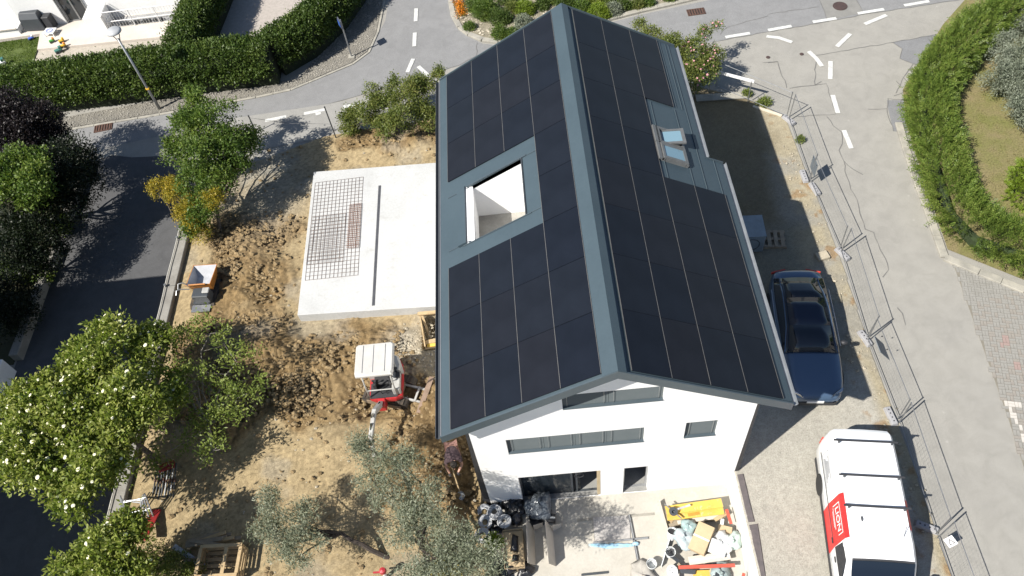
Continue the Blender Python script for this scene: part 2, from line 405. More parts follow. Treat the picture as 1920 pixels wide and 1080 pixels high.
# --- site terrain: one height field with dug earth, trench, ruts
SITE = [(-15.85, -12), (-15.85, 14.3), (-14.9, 16.6), (-13.4, 16.6)] + [tuple(G(612, 256))[:2], (-7.0, 17.9), (0, 18.9), (5.4, 18.7), (8.4, 16.9), (9.25, 15.7), (9.3, 12), (9.35, 8.5), (9.2, 4.6), (9.2, 1.7), (9.1, -2.2), (9.0, -12)]
PATIO = (-3.95, 3.7, -9.0, .45, -.93)            # x0 x1 y0 y1 z
def rect(x, y, x0, x1, y0, y1, s):
    return sstep(x0 - s, x0 + s, x) * (1 - sstep(x1 - s, x1 + s, x)) * sstep(y0 - s, y0 + s, y) * (1 - sstep(y1 - s, y1 + s, y))
def blob(x, y, cx, cy, rx, ry): return np.exp(-(((x - cx) / rx) ** 2 + ((y - cy) / ry) ** 2))
def site_base(x, y):
    x = np.asarray(x, float); y = np.asarray(y, float)
    z = .05 + 0 * x
    lft = 1 - sstep(-4.6, -3.6, x)
    z = z + lft * (.10 * rect(x, y, -15.3, -4, -6, 15, .6))
    z = z + .3 * blob(x, y, -13.2, 10.5, 1.3, 2.2) + .2 * blob(x, y, -9.3, 5.9, 2.0, .7) + .4 * blob(x, y, -12.2, 6.4, 1.1, 1.3) + .3 * blob(x, y, -10.4, 4.6, .9, .7) + .3 * blob(x, y, -6.3, 2.2, .8, 1.4) + .25 * blob(x, y, -8.9, 3.2, 1.0, 1.2) + .3 * blob(x, y, -5.4, 3.6, .5, .8)
    z = z + .22 * blob(x, y, -6.9, 16.5, 2.5, .7)
    z = z - .75 * rect(x, y, -4.9, -3.6, -1.5, 4.6, .3)                      # trench along the wall
    z = z - .12 * rect(x, y, -10.8, -6.2, 6.9, 8, .25)
    z = z - .9 * rect(x, y, -5.95, -3.6, 6.0, 7.35, .1)                     # pit with formwork
    z = z - .25 * blob(x, y, -7.6, 3.9, 1.3, 1.0)
    z = np.where((x > PATIO[0] - .05) & (x < PATIO[1] + .1) & (y < .75), -1.25, z)
    return z
def dug(x, y):
    """how clodded the ground is"""
    x = np.asarray(x, float); y = np.asarray(y, float)
    wx = x + 1.3 * (vnoise(x * .8, y * .8, 71) - .5); wy = y + 1.3 * (vnoise(x * .8 + 9, y * .8, 73) - .5)
    d = rect(wx, wy, -14.6, -6.6, 3.5, 7.3, .45) + .8 * rect(wx, wy, -14.6, -11.3, 6.5, 13.2, .5) + rect(wx, wy, -6.9, -4.1, .3, 4.7, .4) + .5 * rect(wx, wy, -10, -4, 16.2, 17.6, .4)
    return np.clip(d * (.4 + .75 * sstep(.36, .6, fbm(x * .55, y * .55, 91, 3))), 0, 1)
def site_z(x, y): return float(site_base(np.array([x]), np.array([y]))[0])
step = .05
gx = np.arange(-15.9, 9.4, step); gy = np.arange(-9.5, 19, step)
X, Y = np.meshgrid(gx, gy); Z = site_base(X, Y); D = dug(X, Y)
big = fbm(X * .9, Y * .9, 3, 4) - .5
def bill(f, sd): return np.abs(2 * vnoise(X * f + .35 * vnoise(X * f * .7, Y * f * .7, sd + 5), Y * f, sd) - 1)
clod = np.abs(fbm(X * 2.6, Y * 2.6, 11, 4) - .5) * 2; cl2 = np.abs(vnoise(X * 6.5, Y * 6.5, 31) - .5) * 2; cl3 = vnoise(X * 12, Y * 12, 37)
Z += (.25 + .75 * D) * sstep(.02, .25, D) * (.66 * big + .34 * (fbm(X * 1.2, Y * 1.2, 61, 2) - .5) + .15 * bill(1.6, 11) + .11 * bill(3.3, 13) + .12 * bill(6.5, 17) + .08 * bill(11, 19) + .035 * vnoise(X * 19, Y * 19, 23) - .12) + (1 - D) * (.035 * big + .016 * vnoise(X * 9, Y * 9, 5))
right = sstep(3.4, 4.1, X)
Z = np.where(right > .5, .03 + .015 * (fbm(X * 2, Y * 2, 8) - .5) + .012 * vnoise(X * 11, Y * 11, 9), Z)
# excavator ruts running towards the camera
for (p, q) in (((520, 830), (548, 1000)), ((590, 835), (618, 975))):
    a, c = G(*p), G(*q); d = (c - a); L = d.length; d /= L
    t = (X - a.x) * d.x + (Y - a.y) * d.y; s = -(X - a.x) * d.y + (Y - a.y) * d.x
    mk = (np.abs(s) < .19) * sstep(-.2, .3, t) * (1 - sstep(L - .4, L + .2, t))
    Z += mk * (-.045 + .045 * np.abs(((t * 1 + .25 * np.abs(s)) / .16) % 1 - .5) * 2)
a = G(610, 935)
rr = np.hypot(X - a.x, Y - a.y); th = np.arctan2(Y - a.y, X - a.x)
Z += ((rr > .35) & (rr < .8)) * (np.abs(th) < 2.4) * (-.03 + .04 * np.abs((th * 7) % 1 - .5) * 2)
Z = np.where((X > PATIO[0] - .05) & (X < PATIO[1] + .1) & (Y < .75), -1.25, Z)
HOUSE_IN = (X > -3.7) & (X < 3.6) & (Y > .6) & (Y < 13.3)
Z = np.where(HOUSE_IN, -1.25, Z)
inside = inpoly(X, Y, SITE)
edge = np.zeros_like(Z)
# colours of the ground itself: sand, brown dug soil, grey gravel, pale crushed stone
n1 = fbm(X * .55, Y * .55, 21, 5); n2 = fbm(X * 2.2, Y * 2.2, 41, 4); n3 = vnoise(X * 14, Y * 14, 51)
def C3(c): return np.array(c)[None, None, :]
sand = C3((.32, .25, .145)); brown = C3((.215, .15, .075)); dk = C3((.135, .092, .046)); grav = C3((.27, .255, .215)); pale = C3((.33, .29, .205)); olive = C3((.155, .128, .08)); conc = C3((.37, .352, .305))
def mx(a, b, f): f = np.clip(f, 0, 1)[..., None]; return a * (1 - f) + b * f
c = np.broadcast_to(sand, Z.shape + (3,)).copy()
c = mx(c, brown, np.clip(D * 2.2, 0, 1) * 1.1 - .08 + (n2 - .5) * .6)
c = mx(c, dk, D * sstep(.52, .72, n2) * .9)
c = mx(c, grav, .9 * blob(X, Y, -12.6, 14.6, 1.6, 2.2) + .4 * sstep(.55, .7, n1) * (X < -4))
c = mx(c, C3((.34, .32, .27)), .8 * blob(X, Y, -6.8, 6.2, .6, .8))
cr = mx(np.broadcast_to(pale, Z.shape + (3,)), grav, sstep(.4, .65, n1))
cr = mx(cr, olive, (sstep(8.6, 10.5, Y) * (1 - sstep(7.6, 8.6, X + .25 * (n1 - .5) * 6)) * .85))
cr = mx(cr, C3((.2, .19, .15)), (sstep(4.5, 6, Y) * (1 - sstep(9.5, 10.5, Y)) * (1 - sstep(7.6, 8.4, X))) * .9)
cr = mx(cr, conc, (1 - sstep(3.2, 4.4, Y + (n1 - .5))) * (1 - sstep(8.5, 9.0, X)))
cr = mx(cr, C3((.24, .15, .07)), sstep(.62, .74, n2) * sstep(7.8, 8.6, X) * .7)
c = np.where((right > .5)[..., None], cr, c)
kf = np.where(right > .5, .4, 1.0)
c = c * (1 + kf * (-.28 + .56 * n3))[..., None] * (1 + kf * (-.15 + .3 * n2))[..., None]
ny, nx = Z.shape
idx = np.arange(nx * ny).reshape(ny, nx)
cell = inside[:-1, :-1] & inside[1:, 1:] & inside[:-1, 1:] & inside[1:, :-1]
F = np.stack([idx[:-1, :-1], idx[:-1, 1:], idx[1:, 1:], idx[1:, :-1]], -1)[cell]
Zm = np.where(inside, np.where((X > PATIO[0] - .05) & (X < PATIO[1] + .1) & (Y < .75), Z, np.where((X > hx0 + .3) & (X < hx1 - .3) & (Y < hy1 - .3), Z, np.maximum(Z, .026))), Z)
used = np.unique(F); remap = -np.ones(nx * ny, int); remap[used] = np.arange(len(used))
V = np.stack([X, Y, Zm], -1).reshape(-1, 3)[used]
def groundmat(name, bs_=.9):
    m, nt, b = newmat(name); tc = N(nt, 'ShaderNodeTexCoord').outputs['Object']
    at = N(nt, 'ShaderNodeVertexColor'); at.layer_name = 'Col'
    g1 = ramp(nt, noise(nt, 22, 5, .75, tc), [(.28, .7), (.5, 1), (.74, 1.25)])
    c_ = mixcol(nt, 1, at.outputs[0], g1, 'MULTIPLY')
    nt.links.new(c_, b.inputs['Base Color']); setin(b, Roughness=.97); b.inputs['Specular IOR Level'].default_value = .1
    bump(nt, b, noise(nt, 30, 6, .8, tc), bs_, .04); return m
M_site = groundmat('site_earth')
site = npmesh('site_earth', V, remap[F], M_site, colors=c.reshape(-1, 3)[used], kind='structure')

# loose clods and stones on the site, pebbles on the verges
def rocks(name, n, sampler, rmin, rmax, m, seed, parent=None, power=3.2):
    r = random.Random(seed); b = MB(); k = 0
    while k < n:
        p = sampler(r)
        if p is None: continue
        s = rmin + (rmax - rmin) * r.random() ** power
        b.rock((p[0], p[1], p[2] + s * .25), s, r); k += 1
    return b.build(name, m, parent, kind='stuff')
def clod_s(r):
    x, y = r.uniform(-15.5, -4.2), r.uniform(-3.5, 17.3)
    d = float(dug(np.array(x), np.array(y)))
    if r.random() > d * .95 + .05: return None
    if -10.9 < x and y > 7.2 and y < 15.3: return None
    return x, y, site_z(x, y) + .04 * d
M_clod = mat('clod', (.27, .197, .104), (.2, .143, .073), 1.3, .97, bmp=.6, fine=.3)
tag(rocks('earth_clods', 6500, clod_s, .016, .13, M_clod, 5), 'loose brown clods of dug earth round the excavator', 'earth')
M_stone = mat('pale_stone', (.42, .37, .28), (.28, .25, .19), 2.0, .9, fine=.25)
def stone_s(r):
    q = r.random()
    if q < .55: x, y = r.gauss(-6.2, .7), r.gauss(5.8, 1.0)
    elif q < .8: x, y = r.uniform(-15, -4.3), r.uniform(-3, 17)
    else: x, y = r.gauss(8.75, .25), r.uniform(-2, 15)
    if -10.9 < x < 4 and y > 7.2 and y < 15.3: return None
    if -4.2 < x < 4: return None
    return x, y, max(site_z(x, y), .03)
tag(rocks('loose_stones', 1500, stone_s, .015, .07, M_stone, 6), 'scattered pale stones on the bare earth', 'stones')
VP = [tuple(G(*p))[:2] for p in VERGE]
def verge_s(r):
    x, y = r.uniform(-25.5, -8), r.uniform(19, 28)
    return (x, y, .03) if bool(inpoly(np.array(x), np.array(y), VP)) else None
tag(rocks('verge_pebbles', 5200, verge_s, .02, .05, mat('pebble', (.33, .31, .27), (.2, .19, .17), 1.6, .9, fine=.2), 7), 'grey pebbles along the foot of the hedges', 'pebbles')
IP = [tuple(G(*p))[:2] for p in [(852, -50), (854, 10), (862, 40), (880, 58), (906, 70), (962, 72), (1100, 43), (1200, 17), (1330, -14), (1330, -60)]]
def isl_s(r):
    x, y = r.uniform(-5, 8), r.uniform(22, 27.5)
    return (x, y, .07) if bool(inpoly(np.array(x), np.array(y), IP)) else None
tag(rocks('island_stones', 2200, isl_s, .025, .085, mat('island_stone', (.5, .45, .36), (.32, .29, .23), 2, .9), 8), 'pale stones covering the planted island bed', 'stones')

# --- block paving on the right
PV = [tuple(G(*p))[:2] for p in [(1786, 492), (1925, 554), (1990, 580), (2010, 1100), (1955, 985), (1888, 778)]]
pav = sheet('block_paving', [(p[0], p[1], 0) for p in PV], .006, mat('paver_joint', (.16, .15, .125), (.2, .185, .15), 4, .95), kind='structure')
M_pv = [mat('paver_grey', (.27, .262, .24), (.23, .222, .2), 3, .9, fine=.25, bmp=.3), mat('paver_warm', (.27, .25, .22), (.225, .205, .18), 3, .9, fine=.25, bmp=.3), mat('paver_pink', (.3, .225, .2), (.27, .2, .18), 3, .9, fine=.2), mat('paver_white', (.5, .47, .43), (.42, .4, .36), 3, .9, fine=.15)]
cells = []
r_ = random.Random(12); ang = R(-14); ca, sa = math.cos(ang), math.sin(ang)
o0 = G(1800, 520)
for i in range(-40, 60):
    for j in range(-60, 30):
        for k in range(2):
            if (i + j) % 2: lx, ly, sx, sy = i * .2 + .1, j * .2 + .05 + .1 * k, .19, .09
            else: lx, ly, sx, sy = i * .2 + .05 + .1 * k, j * .2 + .1, .09, .19
            x = o0.x + lx * ca - ly * sa; y = o0.y + lx * sa + ly * ca
            cells.append((x, y, sx, sy))
cx = np.array([c_[0] for c_ in cells]); cy = np.array([c_[1] for c_ in cells])
ok = inpoly(cx, cy, PV)
cells = [c_ for c_, k in zip(cells, ok) if k]
def vis(c_):
    d = np.array([c_[0], c_[1], 0]) - CAM; zc = d @ FWD
    return 960 + FPX * (d @ RT) / zc, 540 - FPX * (d @ UP) / zc, zc
inf = [(vis(c_)[2], c_) for c_ in cells if vis(c_)[0] < 1920 and vis(c_)[1] < 1080]
inf.sort(key=lambda t: t[0])
near = set(id(c_) for _, c_ in inf[:300])
def pavermesh(sx, sy, name):
    b = MB(); b.box((0, 0, .012), (sx, sy, .024)); me = bpy.data.meshes.new(name); me.from_pydata(b.v, [], b.f); return me
pm = {}
rest = MB()
for c_ in cells:
    u, v, _ = vis(c_); tone = 0 if r_.random() < .72 else 1
    if abs(u - 1885) < 8 and abs(v - 640) < 9 or abs(u - 1905) < 8 and abs(v - 688) < 8: tone = 2
    if 752 < v < 762 and u > 1884 or (v > 760 and 0 < (u - 1888) - (v - 760) * .4 < 9): tone = 3
    dz = r_.uniform(-.004, .004)
    if id(c_) in near:
        k = (c_[2], tone)
        if k not in pm: pm[k] = pavermesh(c_[2], c_[3], 'paver'); pm[k].materials.append(M_pv[tone])
        o = link(bpy.data.objects.new('paver', pm[k])); o.parent = pav; o.location = (c_[0], c_[1], .006 + dz); o.rotation_euler = (0, 0, ang)
    else: rest.box((c_[0], c_[1], .018 + dz), (c_[2], c_[3], .024), rz=ang)
rest.build('pavers_beyond', M_pv[0], pav, kind='stuff')

# --- grates and covers in the road
M_rust = mat('rusty_iron', (.13, .07, .05), (.1, .06, .05), 8, .8, .3, bmp=.4)
M_iron = mat('cast_iron', (.11, .07, .065), (.08, .06, .055), 12, .7, .4, bmp=.3)
def grate(u, v, label, ang):
    p = G(u, v); t = thing('drain_grate', label, 'drain grate', (p.x, p.y, .012), ang, 'road drains', world=False)
    b = MB(); b.box((0, .22, .015), (.8, .04, .03)); b.box((0, -.22, .015), (.8, .04, .03)); b.box((-.4, 0, .015), (.04, .48, .03)); b.box((.4, 0, .015), (.04, .48, .03)); b.build('frame', M_rust, t)
    b = MB(); b.box((0, 0, .004), (.78, .42, .006)); b.build('shaft', mat('drain_dark', (.02, .018, .016), rough=.9), t)
    for i in range(6):
        b = MB(); b.box((-.31 + i * .124, 0, .017), (.07, .4, .024)); b.build('grate_bar', M_rust, t)
grate(194, 240, 'rusty drain grate at the road edge below the street lamp', R(8))
grate(1305, 23, 'rusty drain grate at the road edge beside the planted island', R(2))
def cover(u, v, r, label):
    p = G(u, v); t = thing('manhole_cover', label, 'manhole cover', (p.x, p.y, .014), 0, world=False)
    b = MB(); b.lathe([(r, 0), (r, .012), (r * .92, .014), (r * .92, .006), (0, .006)], n=28); b.build('rim', M_iron, t)
    b = MB(); b.lathe([(r * .89, .0), (r * .89, .016), (0, .018)], n=28)
    if r > .3:
        for i in range(-3, 4): b.box((0, i * r * .22, .019), (r * 1.3, r * .07, .006))
    b.build('lid', M_iron, t)
cover(1575, 12, .33, 'large reddish round manhole cover in the road')
cover(1503, 102, .09, 'small round valve cover beside the curved dashes')
cover(1440, 108, .09, 'small round valve cover nearest the pink flowering bush')
# ================================================================ HOUSE
RH, SL, WL, WR2, WR1, RL, YS = 7.934, .56, 4.5, 4.42, 3.874, 13.89, 8.396
XL, XR, YF, YB, PZ = -3.9, 3.79, .5, 13.54, -.93
SA = math.atan(SL)
def zr(x): return RH - SL * abs(x)
M_render = mat('white_render', (.83, .83, .82), (.78, .78, .78), 1.2, .9, fine=.03, bmp=.12, bscale=60, spec=.2)
M_metal = mat('roof_sheet', (.05, .074, .09), (.044, .066, .081), .8, .5, .0, fine=.05, spec=.4)
M_metal_d = mat('roof_trim', (.062, .085, .1), (.055, .075, .09), 1.0, .45, .1, fine=.05)
M_alu = mat('aluminium', (.42, .43, .44), (.36, .37, .38), 4, .4, .6, fine=.05)
M_galv = mat('galvanised', (.36, .37, .38), (.26, .27, .28), 6, .45, .7, fine=.15)
M_gutter = mat('gutter_zinc', (.30, .32, .34), (.24, .26, .28), 3, .4, .5)
M_black = mat('black_membrane', (.025, .026, .03), (.035, .036, .04), 4, .6, bmp=.2)
M_dkgrey = mat('anthracite', (.05, .058, .065), (.045, .05, .058), 3, .5)
M_blind = mat('blind_grey', (.088, .103, .108), (.08, .095, .1), 3, .5, fine=.04)
M_glass = glassmat('window_glass', (.015, .02, .025), .04)
M_inner = mat('inner_plaster', (.27, .27, .26), (.22, .22, .21), 1.5, .9)
M_floorc = mat('loggia_concrete', (.33, .32, .29), (.24, .23, .21), 2.2, .9, bmp=.3)
def pvmat():
    m, nt, bs = newmat('solar_glass'); tc = N(nt, 'ShaderNodeTexCoord').outputs['Object']
    wv = N(nt, 'ShaderNodeTexWave'); wv.bands_direction = 'Y'; setin(wv, Scale=9.0, Distortion=0.0); nt.links.new(tc, wv.inputs['Vector'])
    oi = N(nt, 'ShaderNodeObjectInfo')
    a = ramp(nt, oi.outputs['Random'], [(0, (.0075, .0098, .0155)), (.5, (.0092, .0116, .017)), (1, (.011, .012, .0163))])
    f = ramp(nt, wv.outputs[0], [(.82, 1.0), (.98, 1.35)])
    d = ramp(nt, noise(nt, .9, 4, .6, tc), [(.3, .85), (.7, 1.2)])
    nt.links.new(mixcol(nt, 1, mixcol(nt, 1, a, f, 'MULTIPLY'), d, 'MULTIPLY'), bs.inputs['Base Color'])
    setin(bs, Roughness=.33); bs.inputs['Specular IOR Level'].default_value = .13
    return m
M_pv_glass = pvmat()

house = thing('house', 'white two-storey house under a dark gabled roof of solar panels', 'house', ((XL + XR) / 2, YF, PZ))
# --- walls: strips between openings
def gable(mb, y0, y1, holes, zb, xs_extra=()):
    xs = sorted(set([XL, XR, 0.0] + [h[0] for h in holes] + [h[1] for h in holes] + list(xs_extra)))
    for a, b in zip(xs[:-1], xs[1:]):
        cut = sorted([(h[2], h[3]) for h in holes if h[0] <= a + 1e-6 and h[1] >= b - 1e-6])
        ta, tb = zr(a) - .2, zr(b) - .2
        z = zb
        for lo, hi in cut + [(None, None)]:
            if lo is None: P = [(a, y0, z), (b, y0, z), (b, y0, tb), (a, y0, ta)]
            else: P = [(a, y0, z), (b, y0, z), (b, y0, lo), (a, y0, lo)]; z = hi
            mb.prism(P, (0, y1 - y0, 0))
HOLES = dict(band=(-2.965, .87, 2.91, 3.80), small=(1.99, 2.88, 2.91, 3.84), slider=(-2.86, -.355, PZ - .01, 1.09), door=(.352, 1.14, PZ - .01, 1.09), gable=(-1.32, 1.27, 5.34, 6.08))
b = MB(); gable(b, YF, YF + .3, list(HOLES.values()), PZ - .35); b.build('front_wall', M_render, house)
b = MB(); gable(b, YB - .3, YB, [], -.9); b.build('back_wall', M_render, house)
b = MB(); b.b2((XL, YF + .3, -1.2), (XL + .3, YB - .3, zr(XL) - .22)); b.build('side_wall', M_render, house)
b = MB(); b.b2((XR - .3, YF + .3, -1.2), (XR, YB - .3, zr(XR) - .22)); b.build('side_wall', M_render, house)
b = MB(); b.b2((XL + .3, YF + .02, PZ - .2), (XR - .3, YB - .3, PZ + .03)); b.build('ground_floor', M_inner, house)
b = MB(); b.b2((XL + .3, YF + .3, 2.2), (XR - .3, YB - .3, 2.45)); b.build('upper_floor', M_inner, house)
b = MB(); b.b2((XL + .3, YF + 2.8, PZ), (XR - .3, YF + 2.9, 2.2)); b.build('inner_wall', M_inner, house)
# dark protective membrane on the two front corners and along the plinth
b = MB(); b.prism([(XL - .004, YF + .02, -1.3), (XL - .24, YF + .02, -1.3), (XL - .1, YF + .02, 4.6), (XL - .004, YF + .02, 4.6)], (0, .12, 0)); b.build('corner_membrane', M_black, house)
b = MB(); b.prism([(XR + .004, YF + .02, -.7), (XR + .16, YF + .02, -.7), (XR + .08, YF + .02, 4.6), (XR + .004, YF + .02, 4.6)], (0, .1, 0)); b.build('corner_membrane', M_black, house)
b = MB(); b.b2((XL - .05, YF + .3, -1.2), (XL - .01, YB, .1)); b.build('plinth_membrane', M_black, house)
# --- windows
def slats(mb, x0, x1, z0, z1, y, pitch=.062):
    n = int((z1 - z0) / pitch); rot = Matrix.Rotation(R(62), 3, 'X')
    for i in range(n): mb.box(((x0 + x1) / 2, y, z0 + (i + .5) * pitch), (x1 - x0, .068, .004), rot)
def window(key, splits, blind=True, sill=True):
    x0, x1, z0, z1 = HOLES[key]; y = YF + .2; fw = .05
    b = MB()
    b.b2((x0, y, z0), (x1, y + .07, z0 + fw)); b.b2((x0, y, z1 - fw), (x1, y + .07, z1))
    xs = [x0] + [x0 + (x1 - x0) * s for s in splits] + [x1]
    for i, x in enumerate(xs):
        xa = x - fw / 2 if 0 < i < len(xs) - 1 else (x if i == 0 else x - fw)
        b.b2((xa, y + .002, z0 + fw), (xa + fw, y + .068, z1 - fw))
    wn = b.build('window', M_dkgrey, house)
    for a, c in zip(xs[:-1], xs[1:]):
        b = MB(); b.b2((a + .02, y + .03, z0 + .02), (c - .02, y + .045, z1 - .02)); b.build('pane', M_glass, wn)
        if blind:
            b = MB(); slats(b, a + .004, c - .004, z0 + .045, z1 - .01, YF + .085); b.box(((a + c) / 2, YF + .085, z0 + .035), (c - a - .03, .05, .025)); b.build('blind', M_blind, wn)
            for xx in (a + .12, c - .12):
                b = MB(); b.box((xx, YF + .042, (z0 + z1) / 2), (.008, .008, z1 - z0 - .02)); b.build('blind_cord', M_alu, wn)
    if sill:
        b = MB(); b.prism([(x0, YF - .03, z0 - .012), (x0, YF - .03, z0 + .01), (x0, YF + .2, z0 + .045), (x0, YF + .2, z0 - .012)], (x1 - x0, 0, 0)); b.build('sill', M_metal_d, wn)
    return wn
window('band', (.27, .5, .73)); window('small', ()); window('gable', (.46,))
# terrace slider: fixed dark pane and an open leaf
x0, x1, z0, z1 = HOLES['slider']; b = MB(); y = YF + .17
for a, c in ((x0, x0 + .06), (-1.27, -1.21), (-1.12, -1.06), (x1 - .06, x1)): b.b2((a, y, z0), (c, y + .08, z1))
b.b2((x0 + .06, y, z1 - .06), (x1 - .06, y + .078, z1)); b.b2((x0 + .06, y, z0), (x1 - .06, y + .078, z0 + .05))
sd = b.build('sliding_door', M_dkgrey, house)
b = MB(); b.b2((x0 + .05, y + .02, z0 + .04), (-1.25, y + .05, z1 - .04)); b.build('pane', M_glass, sd)
b = MB(); b.b2((-1.08, y + .055, z0 + .04), (-.98, y + .075, z1 - .04)); b.build('pane', M_glass, sd)
b = MB(); b.torus((-1.0, y - .01, .45), .14, .012, rot=Matrix.Rotation(R(90), 3, 'X')); b.build('cable_loop', M_black, sd)
b = MB(); b.b2((x1 - .1, YF + .02, z0 + .05), (x1 - .012, YF + .16, z1 - .02)); b.build('timber_lining', mat('pine_lining', (.5, .4, .25), (.4, .32, .2), 4, .7), sd)
x0, x1, z0, z1 = HOLES['door']; b = MB()
for a, c in ((x0, x0 + .06), (x1 - .06, x1)): b.b2((a, y, z0), (c, y + .08, z1))
b.b2((x0 + .06, y, z1 - .06), (x1 - .06, y + .078, z1)); b.b2((x0 + .06, y, z0), (x1 - .06, y + .078, z0 + .06))
dr = b.build('doorway', M_alu, house)
b = MB(); b.b2((x0 + .08, YF + .5, z0 + .1), (x0 + .13, YF + 1.2, z1 - .1)); b.build('open_leaf', M_dkgrey, dr)
# --- roof
def slab(mb, xs, ys, skip, t=.2, dz=0.0):
    nx, ny = len(xs) - 1, len(ys) - 1
    live = lambda i, j: 0 <= i < nx and 0 <= j < ny and (i, j) not in skip
    P = lambda x, y, k: (x, y, zr(x) + dz - (t if k else 0))
    for i in range(nx):
        for j in range(ny):
            if not live(i, j): continue
            a, c, d, e = xs[i], xs[i + 1], ys[j], ys[j + 1]
            mb.face(P(a, d, 0), P(c, d, 0), P(c, e, 0), P(a, e, 0)); mb.face(P(a, e, 1), P(c, e, 1), P(c, d, 1), P(a, d, 1))
            if not live(i - 1, j) and a != 0: mb.face(P(a, e, 0), P(a, e, 1), P(a, d, 1), P(a, d, 0))
            if not live(i + 1, j) and c != 0: mb.face(P(c, d, 0), P(c, d, 1), P(c, e, 1), P(c, e, 0))
            if not live(i, j - 1): mb.face(P(a, d, 0), P(a, d, 1), P(c, d, 1), P(c, d, 0))
            if not live(i, j + 1): mb.face(P(c, e, 0), P(c, e, 1), P(a, e, 1), P(a, e, 0))
LG = (-3.55, -1.80, 5.83, 8.07)
b = MB(); slab(b, [-WL, LG[0], LG[1], 0], [0, LG[2], LG[3], RL], {(1, 1)}); slab(b, [0, WR1, WR2], [0, YS, RL], {(1, 1)})
roof = b.build('roof', M_metal, house)
def onroof(mb, x, y, dz, lx, ly, lz, dx=0.0):
    """box lying on the slope, centre at x, y; lx measured along the slope"""
    sg = 1 if x > 0 else -1
    rot = Matrix.Rotation(SA * sg, 3, 'Y'); n = rot @ Vector((0, 0, 1))
    mb.box(Vector((x, y, zr(x))) + n * dz, (lx, ly, lz), rot)
M_rail = mat('rail_grey', (.17, .163, .156), (.13, .126, .122), 5, .5, .4)
PW, PH = .9593, 1.722; CS = math.cos(SA)
def panelmesh(nm):
    b = MB(); l, wd = PW / CS - .016, PH - .016
    b.box((0, 0, 0), (l, wd, .022)); me = bpy.data.meshes.new(nm); me.from_pydata(b.v, [], b.f); me.materials.append(M_pv_glass); return me
pmesh = panelmesh('solar_panel')
hb = Vector(OFF[house.name])
def panel(x, y):
    sg = 1 if x > 0 else -1; rot = Matrix.Rotation(SA * sg, 3, 'Y'); n = rot @ Vector((0, 0, 1))
    o = link(bpy.data.objects.new('solar_panel', pmesh)); o.parent = roof
    o.location = Vector((x, y, zr(x))) + n * .032 - hb; o.rotation_euler = (random.Random(x * 31 + y).uniform(-.002, .002), SA * sg, 0)
XL0, XR0, Y0L, Y0R = .35, .3116, .068, .058
for r in range(8):
    for c_ in range(4):
        if not (r in (3, 4) and c_ < 3): panel(-(XL0 + PW * (3.5 - c_)), Y0L + PH * (r + .5))
        if r < 4 or c_ < 2 or (r >= 6 and c_ < 3): panel(XR0 + PW * (c_ + .5), Y0R + PH * (r + .5))
def rail(x, y0, y1, m=M_rail, wd=.014, h=.02, dz=.04):
    b = MB(); onroof(b, x, (y0 + y1) / 2, dz, wd, y1 - y0, h); b.build('panel_rail', m, roof)
for c_ in range(5):
    x = -(XL0 + PW * (4 - c_))
    for a, e in (((0, 8),) if c_ >= 3 else ((0, 3), (5, 8))): rail(x, Y0L + PH * a + .01, Y0L + PH * e - .01, wd=.012 if c_ in (0, 4) else .014)
    x = XR0 + PW * c_
    for a, e in ((((0, 8),) if c_ < 3 else ((0, 4), (6, 8))) if c_ < 4 else ((0, 4),)): rail(x, Y0R + PH * a + .01, Y0R + PH * e - .01)
# ridge cap, verge trims, gutters, seams
b = MB(); b.prism([(-.36, -.03, zr(.36) + .05), (-.36, -.03, zr(.36) + .075), (0, -.03, RH + .085), (0, -.03, RH + .055)], (0, RL + .06, 0)); b.build('ridge_cap', M_metal, roof)
b = MB(); b.prism([(.002, -.03, RH + .055), (.002, -.03, RH + .083), (.2, -.03, zr(.2) + .075), (.2, -.03, zr(.2) + .05)], (0, RL + .06, 0)); b.build('ridge_cap', M_metal, roof)
for yy, nm in ((-.025, 'verge_trim'), (RL + .025, 'verge_trim')):
    for sg, xe in ((-1, WL), (1, WR2 if yy < 1 else WR1)):
        b = MB(); P = [(sg * .001, yy - .02, RH + .06), (sg * .001, yy - .02, RH - .27), (sg * xe, yy - .02, zr(xe) - .27), (sg * xe, yy - .02, zr(xe) + .06)]
        b.prism(P, (0, .04, 0)); b.build(nm, M_metal_d, roof)
b = MB(); b.prism([(WR1, YS + .002, zr(WR1) - .24), (WR2 + .03, YS + .002, zr(WR2) - .26), (WR2 + .03, YS + .002, zr(WR2) + .04), (WR1, YS + .002, zr(WR1) + .04)], (0, .03, 0)); b.build('verge_trim', M_metal_d, roof)
def gutter(x, y0, y1, sg, m):
    b = MB(); z = zr(x) - .03; pts = []
    for k in range(7):
        a = math.pi + math.pi * k / 6; pts.append((x + sg * (.065 + .06 * math.cos(a)), z + .06 * math.sin(a)))
    ring = lambda y: [(p[0], y, p[1]) for p in pts] + [(p[0] - (p[0] - x - sg * .065) * .12, y, p[1] + .007) for p in pts[::-1]]
    b.loft([ring(y0), ring(y1)]); gt = b.build('gutter', m, roof)
    b = MB(); b.tube([(x + sg * .127, y0, z + .005), (x + sg * .127, y1, z + .005)], .012, 6); b.build('gutter_bead', m, gt)
gutter(-WL, -.02, RL + .02, -1, M_dkgrey); gutter(WR2, -.02, YS + .03, 1, M_gutter); gutter(WR1, YS + .08, RL + .02, 1, M_gutter)
b = MB(); b.bar((-WL + .012, 0, zr(WL) + .012), (-WL + .012, RL, zr(WL) + .012), .02, .02); b.build('drip_edge', M_alu, roof)
